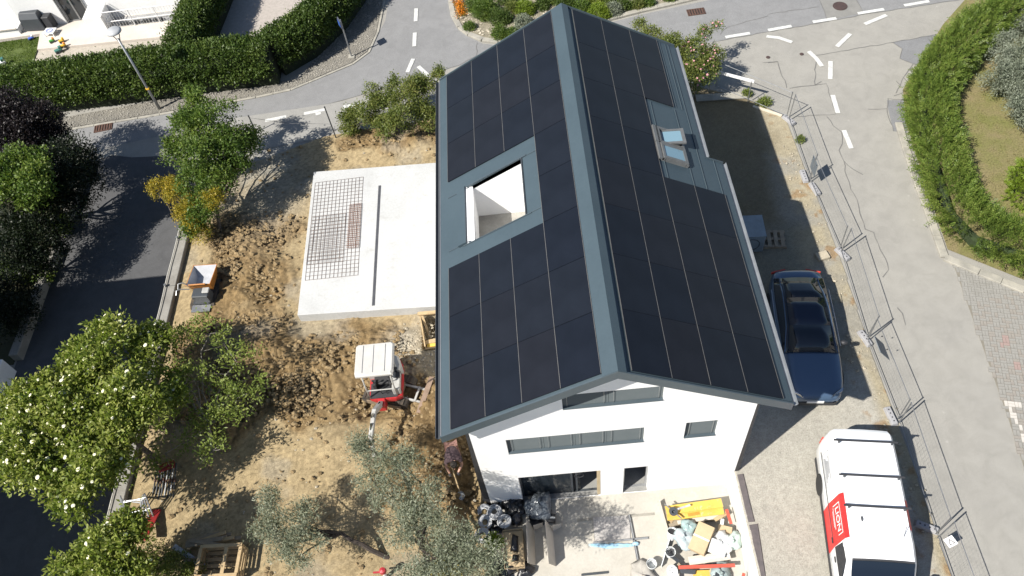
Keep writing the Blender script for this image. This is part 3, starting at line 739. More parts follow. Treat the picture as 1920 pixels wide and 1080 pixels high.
for x, a, e in ((2.42, 6.98, 10.3), (3.22, 6.98, 10.3), (3.62, 6.98, RL - .05), (3.3, 10.42, RL - .05), (4.12, 6.98, YS - .02), (3.5, 10.42, RL - .1)):
    b = MB(); onroof(b, x, (a + e) / 2, .012, .018, e - a, .024); b.build('standing_seam', M_metal_d, roof)
for p0, p1 in (((-4.2, 8.02), (-3.5, 8.02)), ((-4.2, 5.88), (-3.5, 5.88)), ((-1.8, 8.08), (-1.33, 8.08)), ((-1.8, 5.83), (-1.33, 5.83))):
    b = MB(); onroof(b, (p0[0] + p1[0]) / 2, p0[1], .01, (p1[0] - p0[0]) / CS, .03, .02); b.build('standing_seam', M_metal_d, roof)
# cut-in loggia: inner walls, floor, parapet
FZ = 4.55
lg = MB(); lg.b2((LG[0] - .02, LG[3], FZ - .1), (LG[1] + .02, LG[3] + .12, zr(LG[0]) - .05)); 
lg.prism([(LG[0], LG[3], zr(LG[0]) - .06), (LG[1], LG[3], zr(LG[0]) - .06), (LG[1], LG[3], zr(LG[1]) - .02)], (0, .12, 0)); lg.build('loggia_wall', M_render, house)
lg = MB(); lg.b2((LG[0] - .02, LG[2] - .12, FZ - .1), (LG[1] + .02, LG[2] - .004, zr(LG[0]) - .22)); lg.build('loggia_wall', M_render, house)
lg = MB(); lg.b2((LG[1] + .004, LG[2] - .1, FZ - .1), (LG[1] + .12, LG[3] + .1, zr(LG[1]) - .3)); lg.build('loggia_wall', M_render, house)
b = MB(); b.b2((LG[0] - .14, LG[2] + .002, FZ - .1), (LG[0] + .17, LG[3] - .002, zr(LG[0]) + .0)); b.build('parapet', M_render, house)
b = MB(); b.b2((LG[0] - .12, LG[2], FZ - .25), (LG[1] + .1, LG[3], FZ)); b.build('loggia_floor', M_floorc, house)
b = MB(); onroof(b, -3.72, (LG[2] + LG[3]) / 2, .05, .3, LG[3] - LG[2], .09); b.build('parapet_flashing', M_metal, roof)
b = MB(); b.b2((LG[1] - .012, LG[2] + .01, zr(LG[1]) - .26), (LG[1] + .025, LG[3] - .01, zr(LG[1]) + .05)); b.build('opening_trim', M_dkgrey, roof)
b = MB(); onroof(b, (LG[0] + LG[1]) / 2, LG[3] + .02, .01, (LG[1] - LG[0]) / CS + .4, .05, .05); b.build('opening_trim', M_metal_d, roof)
b = MB(); onroof(b, (LG[0] + LG[1]) / 2, LG[2] - .02, .01, (LG[1] - LG[0]) / CS + .4, .03, .04); b.build('opening_trim', M_metal_d, roof)
b = MB(); b.tube([(-3.2, 7.2, FZ + .02), (-2.9, 6.8, FZ + .02), (-2.75, 6.75, FZ + .02)], .03, 6); b.build('floor_pipe', M_dkgrey, house)
# skylights, the farther one tilted open
M_skyf = mat('skylight_frame', (.17, .175, .175), (.14, .145, .145), 5, .5, .3)
M_skyg = glassmat('skylight_glass', (.16, .26, .32), .02)  # pale blue base colour stands in for the bright sky reflected
def skylight(yc, tilt, ly=.98):
    x, lx = 2.74, .94; sg = SA
    rot = Matrix.Rotation(SA, 3, 'Y'); o = Vector((x, yc, zr(x))); n = rot @ Vector((0, 0, 1)); ex = rot @ Vector((1, 0, 0))
    b = MB()
    for dx, dy, sx, sy in ((-lx / 2 + .06, 0, .12, ly), (lx / 2 - .04, 0, .08, ly), (0, ly / 2 - .04, lx - .2, .08), (0, -ly / 2 + .04, lx - .2, .08)):
        b.box(o + ex * dx + Vector((0, dy, 0)) + n * .05, (sx, sy, .1), rot)
    fr = b.build('skylight', M_skyf, roof)
    b = MB(); b.box(o - ex * (lx / 2 + .02) + n * .07, (.16, ly, .06), rot); b.build('top_hood', M_skyf, fr)
    b = MB(); b.box(o + n * .012, (lx - .2, ly - .16, .012), rot); b.build('reveal', M_inner if tilt else M_dkgrey, fr)
    r2 = Matrix.Rotation(SA - R(tilt), 3, 'Y'); ex2 = r2 @ Vector((1, 0, 0)); n2 = r2 @ Vector((0, 0, 1)); o2 = o - ex * (0.0 if tilt else 0) + n * .11
    b = MB(); l2 = lx - .16
    for dx, dy, sx, sy in ((-l2 / 2, 0, .08, ly - .06), (l2 / 2, 0, .1, ly - .06), (0, ly / 2 - .08, l2 - .09, .08), (0, -ly / 2 + .08, l2 - .09, .08)):
        b.box(o2 + ex2 * dx + Vector((0, dy, 0)), (sx, sy, .06), r2)
    b.build('sash', M_skyf, fr)
    b = MB(); b.box(o2, (l2 - .08, ly - .2, .02), r2); b.build('pane', M_skyg, fr)
skylight(8.02, 0, .7); skylight(8.74, 26, .7)
# --- terrace in front
M_patio = mat('terrace_screed', (.43, .41, .365), (.38, .36, .315), 1.1, .9, fine=.08, bmp=.15, wear=(.44, .41, .36))
b = MB(); b.b2((-3.95, -9, PZ - .25), (3.68, YF - .003, PZ)); terr = b.build('terrace', M_patio, kind='structure')
b = MB(); b.b2((-1.2, -.3, PZ + .002), (1.25, -.22, PZ + .012)); b.build('threshold_strip', M_conc, terr)
b = MB(); b.b2((-3.96, -9, PZ + .002), (-3.88, -.9, PZ + .09)); b.build('edge_profile', M_dkgrey, terr)
lw = thing('low_wall', 'low white wall along the right side of the terrace', 'wall', (3.75, -3, PZ))
b = MB(); b.b2((3.66, -9, PZ), (3.84, YF - .004, .0)); b.build('wall_body', mat('rough_white', (.66, .65, .61), (.55, .54, .5), 2, .9, bmp=.3), lw, bevel=.01)
b = MB()
for k in range(6):
    y0 = -9 + k * 1.58; ys = [y0, y0 + 1.5]; f0, f1 = .03 + .06 * ((k * 7) % 3), .08 + .07 * ((k * 5) % 3)
    b.loft([[(3.85, yy, .01), (3.86, yy, .04), (3.88 + ff, yy, .075), (3.9 + ff, yy, .05)] for yy, ff in zip(ys, (f0, f1))])
b.build('membrane_flap', mat('dusty_membrane', (.1, .085, .085), (.07, .062, .065), 5, .8), lw)
# --- concrete slab beside the house
M_slab = mat('fresh_concrete', (.46, .465, .46), (.41, .415, .41), .9, .85, fine=.1, bmp=.12, wear=(.37, .37, .36))
SB = [Vector((-10.62, 7.78, 0)), Vector((-4.05, 7.5, 0)), Vector((-4.05, 14.78, 0)), Vector((-10.69, 15.08, 0))]
sbt = thing('concrete_slab', 'large white concrete slab beside the house', 'slab', (-7.4, 11.3, 0))
b = MB(); b.prism([Vector((p.x, p.y, -.5)) for p in SB], (0, 0, .98)); b.build('slab_body', M_slab, sbt, bevel=.015)
b = MB(); p, q = G(712, 348, .482), G(700, 573, .482); b.bar((p.x, p.y, .487), (q.x, q.y, .487), .1, .012); b.build('joint_strip', mat('joint_bitumen', (.05, .052, .06), (.07, .072, .08), 5, .6), sbt)
# ================================================================ PLANTS
def unit(v): return v / np.maximum(np.linalg.norm(v, axis=1, keepdims=True), 1e-9)
def leaf_quads(P, D, S, L, W, fold, rs):
    """rhombic folded leaves: P base, D direction, S side"""
    n = len(P); Lr = (L * rs.uniform(.65, 1.3, n))[:, None]; Wr = (W * rs.uniform(.7, 1.25, n))[:, None]
    Nn = np.cross(D, S); m = P + D * Lr * .45 - Nn * Lr * fold
    V = np.stack([P, m + S * Wr * .5, P + D * Lr, m - S * Wr * .5], 1).reshape(-1, 3)
    return V, np.arange(n * 4).reshape(n, 4)
def leaves(tips, nrm, per, spread, L, W, rs, outward=.6, upb=.25, fold=.12, jit=.7):
    P = np.repeat(tips, per, 0); Nr = np.repeat(nrm, per, 0); n = len(P)
    P = P + rs.normal(0, spread, (n, 3))
    D = unit(Nr * outward + rs.normal(0, jit, (n, 3)) + np.array([0, 0, upb]))
    S = unit(np.cross(D, unit(rs.normal(0, .6, (n, 3)) + np.array([0, 0, 1.0]))))
    return leaf_quads(P, D, S, L, W, fold, rs)
def sprays(tips, nrm, per, Ls, L, W, rs, upb=.5):
    """feathery conifer sprays: leaflets along a short twig"""
    A = unit(nrm + rs.normal(0, .45, nrm.shape) + np.array([0, 0, upb])); sd = unit(np.cross(A, rs.normal(0, 1, A.shape)))
    k = np.linspace(0, 1, per); n = len(tips)
    P = tips[:, None, :] + A[:, None, :] * (k[None, :, None] * Ls * rs.uniform(.6, 1.3, (n, 1, 1)))
    sg = np.where(np.arange(per) % 2 == 0, 1., -1.)[None, :, None]
    D = A[:, None, :] * .75 + sd[:, None, :] * sg * .65 + rs.normal(0, .15, (n, per, 3))
    D = unit(D.reshape(-1, 3)); P = P.reshape(-1, 3)
    S = unit(np.cross(D, np.repeat(np.cross(A, sd), per, 0)) )
    return leaf_quads(P, D, S, L, W, .05, rs)
def blob_tips(blobs, n, rs, shell=.28, zmin=-.75, rough=.35):
    C_ = np.array([b[0] for b in blobs], float); Rr = np.array([b[1] for b in blobs], float)
    w_ = Rr.prod(1) ** (2 / 3); w_ = w_ / w_.sum(); k = rs.choice(len(blobs), n, p=w_)
    d = unit(rs.normal(0, 1, (n, 3))); d[:, 2] = np.where(d[:, 2] < zmin, -d[:, 2], d[:, 2])
    th = np.arctan2(d[:, 1], d[:, 0]) * 1.6 + k * 7.1; ph = d[:, 2] * 2.6 + k * 3.3
    bumpy = 1 - rough / 2 + rough * vnoise(th * 1.7, ph * 1.7, 5) + rough * .5 * (vnoise(th * 4, ph * 4, 9) - .5)
    r = np.clip(1 - np.abs(rs.normal(0, shell, n)), .15, 1.15) * bumpy
    return C_[k] + d * r[:, None] * Rr[k], unit(d / Rr[k])
def PX(u, v, z, r, rz=None):
    p = G(u, v, z); return ((p.x, p.y, z), (r, r, rz or r * .85))
def limb(mb, a, c, r0, r1, rg, n=5, bend=.12):
    a, c = Vector(a), Vector(c); L = (c - a).length; pts = []; rs_ = []
    off = Vector((0, 0, 0))
    for i in range(n + 1):
        t = i / n
        if 0 < i < n: off += Vector((rg.uniform(-1, 1), rg.uniform(-1, 1), rg.uniform(-.5, .8))) * L * bend / n * 1.6
        pts.append(a.lerp(c, t) + off * math.sin(math.pi * t)); rs_.append(r0 + (r1 - r0) * t)
    mb.tube(pts, rs_, 6); return pts
M_bark = mat('bark', (.16, .13, .1), (.09, .075, .06), 9, .95, bmp=.8, bscale=30, fine=.3)
M_barkg = mat('bark_grey', (.26, .24, .21), (.17, .155, .135), 9, .95, bmp=.6, bscale=30, fine=.3)
M_barkd = mat('bark_dark', (.07, .055, .045), (.045, .036, .03), 9, .95, bmp=.8, bscale=30, fine=.3)
def plant(name, label, cat, base, blobs, tips, per, spread, L, W, mleaf, seed, group=None, trunk=.08, bark=None, fork=.45, kind='leaf', shell=.28, zmin=-.75, twigs=0, upb=.25, outward=.6, rough=.35, Ls=.2, lean=None, jit=.7, clump=0):
    rs = np.random.RandomState(seed); rg = random.Random(seed)
    bx = Vector(base) if len(base) == 3 else G(*base)
    t = thing(name, label, cat, tuple(bx), 0, group)
    src = blobs
    if clump:                                                  # break every mass into smaller leaf clumps
        src = []
        for c_, r_b in blobs:
            for _ in range(clump):
                d_ = rs.normal(0, 1, 3); d_ /= np.linalg.norm(d_); d_[2] = abs(d_[2]) if rs.rand() < .7 else d_[2]
                q_ = rs.uniform(.45, .95); k_ = rs.uniform(.3, .52)
                src.append((tuple(np.array(c_) + d_ * q_ * np.array(r_b)), tuple(np.array(r_b) * k_)))
    T, Nr = blob_tips(src, tips, rs, shell, zmin, rough)
    T[:, 2] = np.maximum(T[:, 2], bx.z + .03)
    V, F = (leaves(T, Nr, per, spread, L, W, rs, outward, upb, jit=jit) if kind == 'leaf' else sprays(T, Nr, per, Ls, L, W, rs, upb))
    npmesh('crown', V, F, mleaf, t)
    if trunk:
        mb = MB(); c0 = sum((Vector(b_[0]) for b_ in blobs), Vector()) / len(blobs)
        fk = lean if lean else Vector((bx.x, bx.y, bx.z)).lerp(c0, fork)
        fk = Vector(fk); limb(mb, bx, fk, trunk, trunk * .7, rg, 5, .1)
        for b_ in blobs:
            pts = limb(mb, fk, b_[0], trunk * .55, trunk * .2, rg, 5, .25)
            for q in range(twigs):
                d = Vector((rg.gauss(0, 1), rg.gauss(0, 1), rg.gauss(.3, .6))).normalized(); a = pts[rg.randint(2, 5)]
                limb(mb, a, a + Vector((d.x * b_[1][0], d.y * b_[1][1], d.z * b_[1][2])) * .95, trunk * .16, trunk * .05, rg, 4, .2)
        mb.build('trunk', bark or M_bark, t)
    return t, T, Nr, rs

def hedge(name, label, path, wd, ht, tips, per, mleaf, seed, kind='leaf', L=.1, W=.06, spread=.07, Ls=.25, z0=0.0, bulge=.2, group=None, core=(.016, .026, .009)):
    rs = np.random.RandomState(seed); P = np.array([(p[0], p[1]) for p in path], float)
    seg = np.linalg.norm(P[1:] - P[:-1], axis=1); cum = np.concatenate([[0], np.cumsum(seg)]); tot = cum[-1]
    t = rs.uniform(0, tot, tips); k = np.clip(np.searchsorted(cum, t) - 1, 0, len(seg) - 1)
    f = ((t - cum[k]) / seg[k])[:, None]; c_ = P[k] * (1 - f) + P[k + 1] * f
    d = (P[k + 1] - P[k]) / seg[k][:, None]; nn = np.stack([-d[:, 1], d[:, 0]], 1)
    # section angle: right foot -> top -> left foot
    a = rs.uniform(-.12, 1.12, tips) * math.pi; ca, sa_ = np.cos(a), np.sin(a)
    q = (np.abs(ca) ** 4 + np.abs(sa_) ** 4) ** (-1 / 4)
    sx = q * ca; sz = q * sa_
    nz = .86 + bulge * 2.2 * (fbm(t * .9 + 3 * a, a * 2, seed, 3) - .4)
    dep = np.clip(1 - np.abs(rs.normal(0, .12, tips)), .4, 1.1)
    wx = sx * wd / 2 * nz * dep; wz = ht * .5 + (sz * ht * .5) * (.92 + .16 * fbm(t * 1.3, a * 2, seed + 3, 3)) * np.where(sz > 0, dep ** .5, 1)
    T = np.stack([c_[:, 0] + nn[:, 0] * wx, c_[:, 1] + nn[:, 1] * wx, z0 + np.maximum(wz, .05)], 1)
    Nr = unit(np.stack([nn[:, 0] * sx ** 3, nn[:, 1] * sx ** 3, np.maximum(sz, 0) ** 3 + .05], 1))
    th = thing(name, label, 'hedge', (P[0][0], P[0][1], z0), 0, group)
    V, F = (leaves(T, Nr, per, spread, L, W, rs, .7, .35) if kind == 'leaf' else sprays(T, Nr, per, Ls, L, W, rs, .45))
    npmesh('foliage', V, F, mleaf, th)
    mb = MB(); w2 = wd * (.33 if kind == 'leaf' else .1)
    rings = []; hc = .72 if kind == 'leaf' else .3
    for i in range(len(P)):
        dd = P[min(i + 1, len(P) - 1)] - P[max(i - 1, 0)]; dd = dd / np.linalg.norm(dd); n_ = np.array([-dd[1], dd[0]])
        pt = lambda o, z: (P[i][0] + n_[0] * o, P[i][1] + n_[1] * o, z0 + z)
        rings.append([pt(-w2, -.02), pt(w2, -.02), pt(w2, ht * hc), pt(w2 * .5, ht * (hc + .08)), pt(-w2 * .5, ht * (hc + .08)), pt(-w2, ht * hc)])
    mb.loft(rings); mb.build('dark_core', mat('hedge_inside_' + name + str(seed), core, tuple(x * .6 for x in core), 6, .95, bmp=1.0, bscale=14, fine=.5), th)  # solid dark filler closing the gaps; the hedge's inner shade is its colour
    return th

ML_elder = leafmat('leaf_elder', [(.09, .14, .02), (.18, .235, .038), (.285, .32, .075), (.4, .4, .14)], .42, .9)
ML_hedge = leafmat('leaf_hedge', [(.026, .052, .01), (.055, .095, .018), (.095, .14, .03), (.14, .18, .045)], .28, .8)
ML_thuja = leafmat('leaf_thuja', [(.06, .105, .018), (.11, .17, .03), (.17, .225, .045), (.23, .27, .065)], .35, .7)
ML_olive = leafmat('leaf_olive', [(.1, .12, .075), (.16, .18, .12), (.22, .24, .165), (.32, .33, .25)], .2, 1.0)
ML_green = leafmat('leaf_green', [(.036, .075, .013), (.075, .13, .023), (.13, .19, .034), (.2, .24, .05)], .35, .8)
ML_bush = leafmat('leaf_bush', [(.05, .075, .016), (.105, .14, .03), (.17, .2, .048), (.24, .215, .07)], .35, 1.1)
ML_yellow = leafmat('leaf_yellow', [(.13, .15, .02), (.24, .22, .025), (.42, .31, .035), (.5, .37, .05)], .35, 1.4)
ML_copper = leafmat('leaf_copper', [(.006, .005, .006), (.011, .008, .009), (.018, .012, .013), (.026, .018, .017)], .15, 1.0)  # purple tones lowered further: the crown's shaded side is put into the leaf colour
ML_dark = leafmat('leaf_dark', [(.004, .008, .003), (.007, .013, .004), (.012, .021, .006), (.02, .032, .009)], .2, .9)  # green tones lowered so the leaf colour carries the trees' shaded side
ML_lime = leafmat('leaf_lime', [(.1, .16, .015), (.17, .24, .025), (.24, .3, .04)], .35, 1.0)
ML_sil = leafmat('leaf_silver', [(.11, .13, .09), (.165, .19, .135), (.22, .245, .185), (.28, .295, .235)], .2, .8)
ML_sparse = leafmat('leaf_sparse', [(.085, .125, .024), (.15, .2, .04), (.22, .265, .06), (.29, .31, .08)], .35, 1.0)

# --- flowering elder, lower left
EB = [PX(215, 680, 2.9, 1.35, .9), PX(115, 775, 3.2, 1.3, .85), PX(235, 790, 2.9, 1.35, .9), PX(65, 850, 3.3, 1.1, .8), PX(160, 890, 2.9, 1.25, .9), PX(290, 655, 2.2, .8, .6), PX(300, 740, 2.3, .9, .7), PX(42, 770, 3.4, .8, .6), PX(225, 840, 2.8, 1.0, .8), PX(150, 720, 3.1, .85, .7)]
t, T, Nr, rs = plant('elder_tree', 'broad leafy tree dotted with white blossoms beside the dark driveway', 'tree', (-14.9, 2.6, .1), EB, 4600, 9, .1, .15, .07, ML_elder, 3, group=None, trunk=.11, twigs=2, zmin=-.45, clump=15)
E2 = [PX(205, 1035, 2.6, .85), PX(245, 1000, 2.4, .65), PX(165, 1070, 2.5, .75), PX(240, 1065, 2.3, .65)]
t2, T2, Nr2, rs2 = plant('elder_shrub', 'smaller leafy shrub with white blossoms at the bottom left edge', 'shrub', (-15.0, -1.4, .1), E2, 1100, 9, .09, .14, .065, ML_elder, 4, trunk=.06, zmin=-.45, clump=13)
M_blos = mat('blossom', (.75, .72, .55), (.65, .63, .45), 30, .8, fine=.1)
def blossoms(tt, T, Nr, rs, n, r0, r1, m, name='blossoms', flat=.35):
    k = rs.choice(np.where(Nr[:, 2] > -.1)[0], n); mb = MB(); rg = random.Random(n)
    for i in k:
        p = Vector(T[i]) + Vector(Nr[i]) * .1; s = rg.uniform(r0, r1); nv = (Vector(Nr[i]) + Vector((-.3, -.2, .9))).normalized()
        q = nv.to_track_quat('Z', 'Y').to_matrix()
        mb.lathe([(s * .25, -.02), (s * .8, .0), (s, .012), (s * .7, s * flat), (0, s * flat * 1.3)], p, 7, q)
    mb.build(name, m, tt, kind='stuff')
lit = (T[:, 0] < np.median(T[:, 0])) | (Nr[:, 2] > .75)
blossoms(t, T[lit], Nr[lit], rs, 430, .025, .075, M_blos); blossoms(t2, T2, Nr2, rs2, 45, .025, .065, M_blos)
# --- sparse tree beside it
SPB = [PX(395, 625, 2.0, .85), PX(330, 650, 1.7, .7), PX(445, 680, 1.9, .9), PX(370, 715, 1.8, .9), PX(430, 770, 1.8, .8), PX(350, 790, 1.7, .8), PX(400, 845, 1.5, .6), PX(470, 735, 1.7, .6), PX(290, 690, 1.6, .6), PX(310, 850, 1.5, .6)]
plant('fruit_tree', 'thin tree with sparse leaves and pale branches above the dug earth', 'tree', (400, 850), SPB, 700, 7, .1, .12, .055, ML_sparse, 8, trunk=.07, bark=M_barkg, twigs=6, shell=.5, clump=7)
# --- the two olives
OB = [PX(515, 955, 1.9, .62), PX(560, 985, 1.9, .66), PX(515, 1010, 1.8, .6), PX(588, 1005, 1.8, .4), PX(560, 1045, 1.7, .5), PX(490, 985, 1.7, .45)]
plant('olive_tree', 'small olive tree with a dark leaning trunk, left of the two', 'tree', (738, 1052), OB, 1500, 6, .085, .1, .024, ML_olive, 21, 'olive trees', trunk=.085, bark=M_barkd, lean=G(640, 1000, 1.0), twigs=5, shell=.5, clump=6)
OB2 = [PX(700, 845, 2.6, .68), PX(760, 880, 2.9, .75), PX(735, 930, 2.9, .75), PX(812, 948, 3.0, .68), PX(852, 1002, 3.1, .6), PX(795, 990, 3.0, .85), PX(755, 975, 2.6, .6), PX(675, 830, 2.4, .42), PX(800, 1060, 2.6, .75), PX(695, 895, 2.5, .5), PX(870, 1050, 2.8, .6), ((-4.3, -2.35, 3.3), (.7, .6, .5)), ((-3.6, -2.7, 3.4), (.6, .55, .45)), ((-5.0, -2.4, 3.2), (.7, .6, .5))]
plant('olive_tree', 'large silver-green olive tree in front of the house corner', 'tree', (800, 1075), OB2, 4200, 6, .09, .1, .024, ML_olive, 22, 'olive trees', trunk=.1, bark=M_barkd, twigs=5, shell=.5, clump=10)
plant('yellow_shrub', 'low shrub with yellow-green shoots under the large olive', 'shrub', (840, 1075), [PX(840, 1072, .6, .45), PX(820, 1085, .6, .4)], 260, 6, .06, .09, .03, ML_yellow, 23, trunk=.02)
plant('low_shrub', 'low dull green shrub beside the wooden crate', 'shrub', (310, 1065), [PX(290, 1050, .5, .5), PX(330, 1062, .5, .5), PX(270, 1080, .5, .5), PX(360, 1078, .4, .4)], 700, 6, .06, .09, .035, ML_bush, 24, trunk=.02)
# --- tree and golden shrub at the head of the driveway
YB_ = [PX(375, 205, 3.0, .8), PX(400, 240, 3.2, 1.0), PX(355, 250, 2.8, .85), PX(425, 285, 2.8, .95), PX(380, 300, 3.0, 1.0), PX(455, 265, 2.2, .7), PX(410, 345, 2.4, .9), PX(365, 340, 2.4, .7), PX(470, 270, 1.6, .55), PX(385, 395, 1.6, .7), PX(370, 430, 1.0, .5), PX(335, 285, 2.4, .6), PX(440, 320, 2.0, .65)]
plant('bushy_tree', 'bushy green tree between the driveway and the concrete slab', 'tree', (415, 440), YB_, 4300, 8, .085, .115, .055, ML_green, 31, trunk=.09, twigs=1, zmin=-.6, clump=13)
plant('golden_shrub', 'golden yellow shrub leaning over the dark driveway', 'shrub', (372, 450), [PX(295, 352, 1.7, .38), PX(330, 365, 1.7, .5), PX(365, 385, 1.7, .5), PX(360, 415, 1.4, .4), PX(320, 345, 1.7, .35), PX(375, 438, .9, .42), PX(345, 400, 1.4, .42), PX(400, 372, 2.3, .4)], 1400, 8, .07, .085, .03, ML_yellow, 32, trunk=.04, zmin=-.6)
# --- bushes behind the house
BB = [PX(720, 185, 1.5, .75), PX(775, 180, 1.7, .85), PX(760, 220, 1.4, .8), PX(690, 215, 1.0, .6), PX(655, 222, .8, .5), PX(805, 225, 1.0, .65), PX(740, 160, 1.7, .45), PX(795, 160, 1.9, .5), PX(660, 240, .5, .45), PX(720, 240, .7, .55), PX(828, 140, 2.0, .35)]
plant('bush', 'broad bush with reddish-green tips behind the left eave', 'bush', (745, 250), BB, 3300, 8, .075, .09, .045, ML_bush, 41, trunk=.05, twigs=1, clump=12)
RB = [PX(1222, 70, 2.0, .5), PX(1260, 90, 2.0, .65), PX(1300, 100, 1.9, .7), PX(1320, 130, 1.6, .65), PX(1290, 145, 1.5, .7), PX(1338, 105, 1.7, .45), PX(1200, 48, 2.0, .3), PX(1345, 48, 2.0, .22), PX(1320, 62, 2.1, .3), PX(1262, 120, 1.6, .6)]
t, T, Nr, rs = plant('rose_bush', 'rambling rose bush with pink flowers behind the right eave', 'bush', (1300, 185), RB, 2300, 8, .075, .085, .045, ML_bush, 42, trunk=.05, twigs=2, bark=M_barkg)
MP = mat('pink_blossom', (.55, .26, .3), (.42, .2, .22), 25, .8)
blossoms(t, T[T[:, 0] > 5.2], Nr[T[:, 0] > 5.2], rs, 75, .028, .05, MP)
# --- dark trees left of the driveway
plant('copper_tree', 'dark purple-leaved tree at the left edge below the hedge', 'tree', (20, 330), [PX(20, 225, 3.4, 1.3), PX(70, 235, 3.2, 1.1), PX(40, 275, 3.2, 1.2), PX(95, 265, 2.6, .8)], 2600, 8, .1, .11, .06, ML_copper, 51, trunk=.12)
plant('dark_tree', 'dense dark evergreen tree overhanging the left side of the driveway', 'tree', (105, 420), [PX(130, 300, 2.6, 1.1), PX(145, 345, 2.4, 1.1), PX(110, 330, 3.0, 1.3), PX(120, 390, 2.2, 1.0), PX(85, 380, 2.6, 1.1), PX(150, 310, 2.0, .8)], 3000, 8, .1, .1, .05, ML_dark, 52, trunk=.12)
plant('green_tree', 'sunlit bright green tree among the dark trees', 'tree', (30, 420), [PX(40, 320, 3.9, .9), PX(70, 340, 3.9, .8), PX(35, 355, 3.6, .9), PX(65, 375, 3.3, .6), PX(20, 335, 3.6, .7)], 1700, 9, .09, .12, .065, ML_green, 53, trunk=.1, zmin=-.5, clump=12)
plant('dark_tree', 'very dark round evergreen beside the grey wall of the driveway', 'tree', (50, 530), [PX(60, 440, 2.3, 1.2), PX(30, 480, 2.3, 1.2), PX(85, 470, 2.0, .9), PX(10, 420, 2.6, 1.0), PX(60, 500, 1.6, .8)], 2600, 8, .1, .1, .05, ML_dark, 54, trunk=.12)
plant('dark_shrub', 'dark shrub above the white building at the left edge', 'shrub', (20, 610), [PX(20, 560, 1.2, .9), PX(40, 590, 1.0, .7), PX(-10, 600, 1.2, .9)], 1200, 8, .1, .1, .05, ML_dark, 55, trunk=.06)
plant('leafy_shrub', 'small leafy shrub behind the wire gate beside the driveway', 'shrub', (118, 440), [PX(118, 425, .4, .35), PX(108, 410, .5, .3)], 260, 8, .05, .1, .06, ML_green, 56, trunk=.02)
plant('leafy_shrub', 'bright green low plants left of the dark round evergreen wall', 'shrub', (35, 505), [PX(25, 505, .3, .5, .3), PX(60, 515, .3, .5, .25), PX(85, 520, .25, .3, .2)], 500, 8, .06, .1, .06, ML_green, 57, trunk=.02)
# --- hedges
hedge('laurel_hedge', 'long green hedge along the road at the top left', [(-34, 21.9), (-26, 22.05), (-18.5, 22.2), (-13.1, 22.3)], 2.0, 2.0, 9500, 8, ML_hedge, 61, L=.13, W=.065, spread=.1)
hedge('laurel_hedge', 'hedge running back from the road beside the white neighbouring house', [(-17.6, 23.0), (-17.3, 25.5), (-16.8, 31)], 1.5, 2.2, 3200, 8, ML_hedge, 62, L=.12, W=.06, spread=.1)
hedge('laurel_hedge', 'hedge curving away along the side road above the gravel verge', [(-13.2, 22.7), (-11.7, 23.9), (-10.6, 25.6), (-9.8, 27.6), (-9.4, 31)], 1.7, 2.0, 5200, 8, ML_hedge, 63, L=.12, W=.06, spread=.1)
hedge('conifer_hedge', 'feathery bright green conifer hedge round the garden on the right', [(22.5, 21.6), (18.9, 19.5), (16.6, 17.7), (15.0, 15.7), (14.2, 13.6), (13.85, 11.4), (13.6, 9.5), (14.0, 8.2), (15.4, 7.2), (17.5, 6.2), (23, 4.0)], 1.3, 1.35, 9500, 11, ML_thuja, 64, 'spray', L=.11, W=.036, Ls=.34, bulge=.5, core=(.03, .05, .014))
# --- right garden
plant('silver_bush', 'large grey-green bush in the garden behind the conifer hedge', 'bush', (1905, 210), [PX(1885, 95, 1.0, .8), PX(1905, 135, 1.2, 1.0), PX(1880, 145, .9, .8), PX(1910, 190, 1.0, .9), PX(1895, 175, .9, .7), PX(1920, 225, .8, .6)], 2600, 7, .08, .1, .03, ML_sil, 71, trunk=.05, clump=9, shell=.4)
plant('silver_bush', 'small grey-green bush in the upper right corner', 'bush', (1915, 75), [PX(1915, 55, .7, .5), PX(1930, 40, .8, .6)], 700, 7, .08, .1, .03, ML_sil, 72, trunk=.04)
plant('lime_conifer', 'lime green clipped conifer at the right edge', 'shrub', (1922, 385), [PX(1922, 330, 1.0, .5, .7), PX(1922, 360, .6, .55, .6)], 900, 9, .05, .08, .03, ML_lime, 73, trunk=.04, kind='spray', Ls=.14)
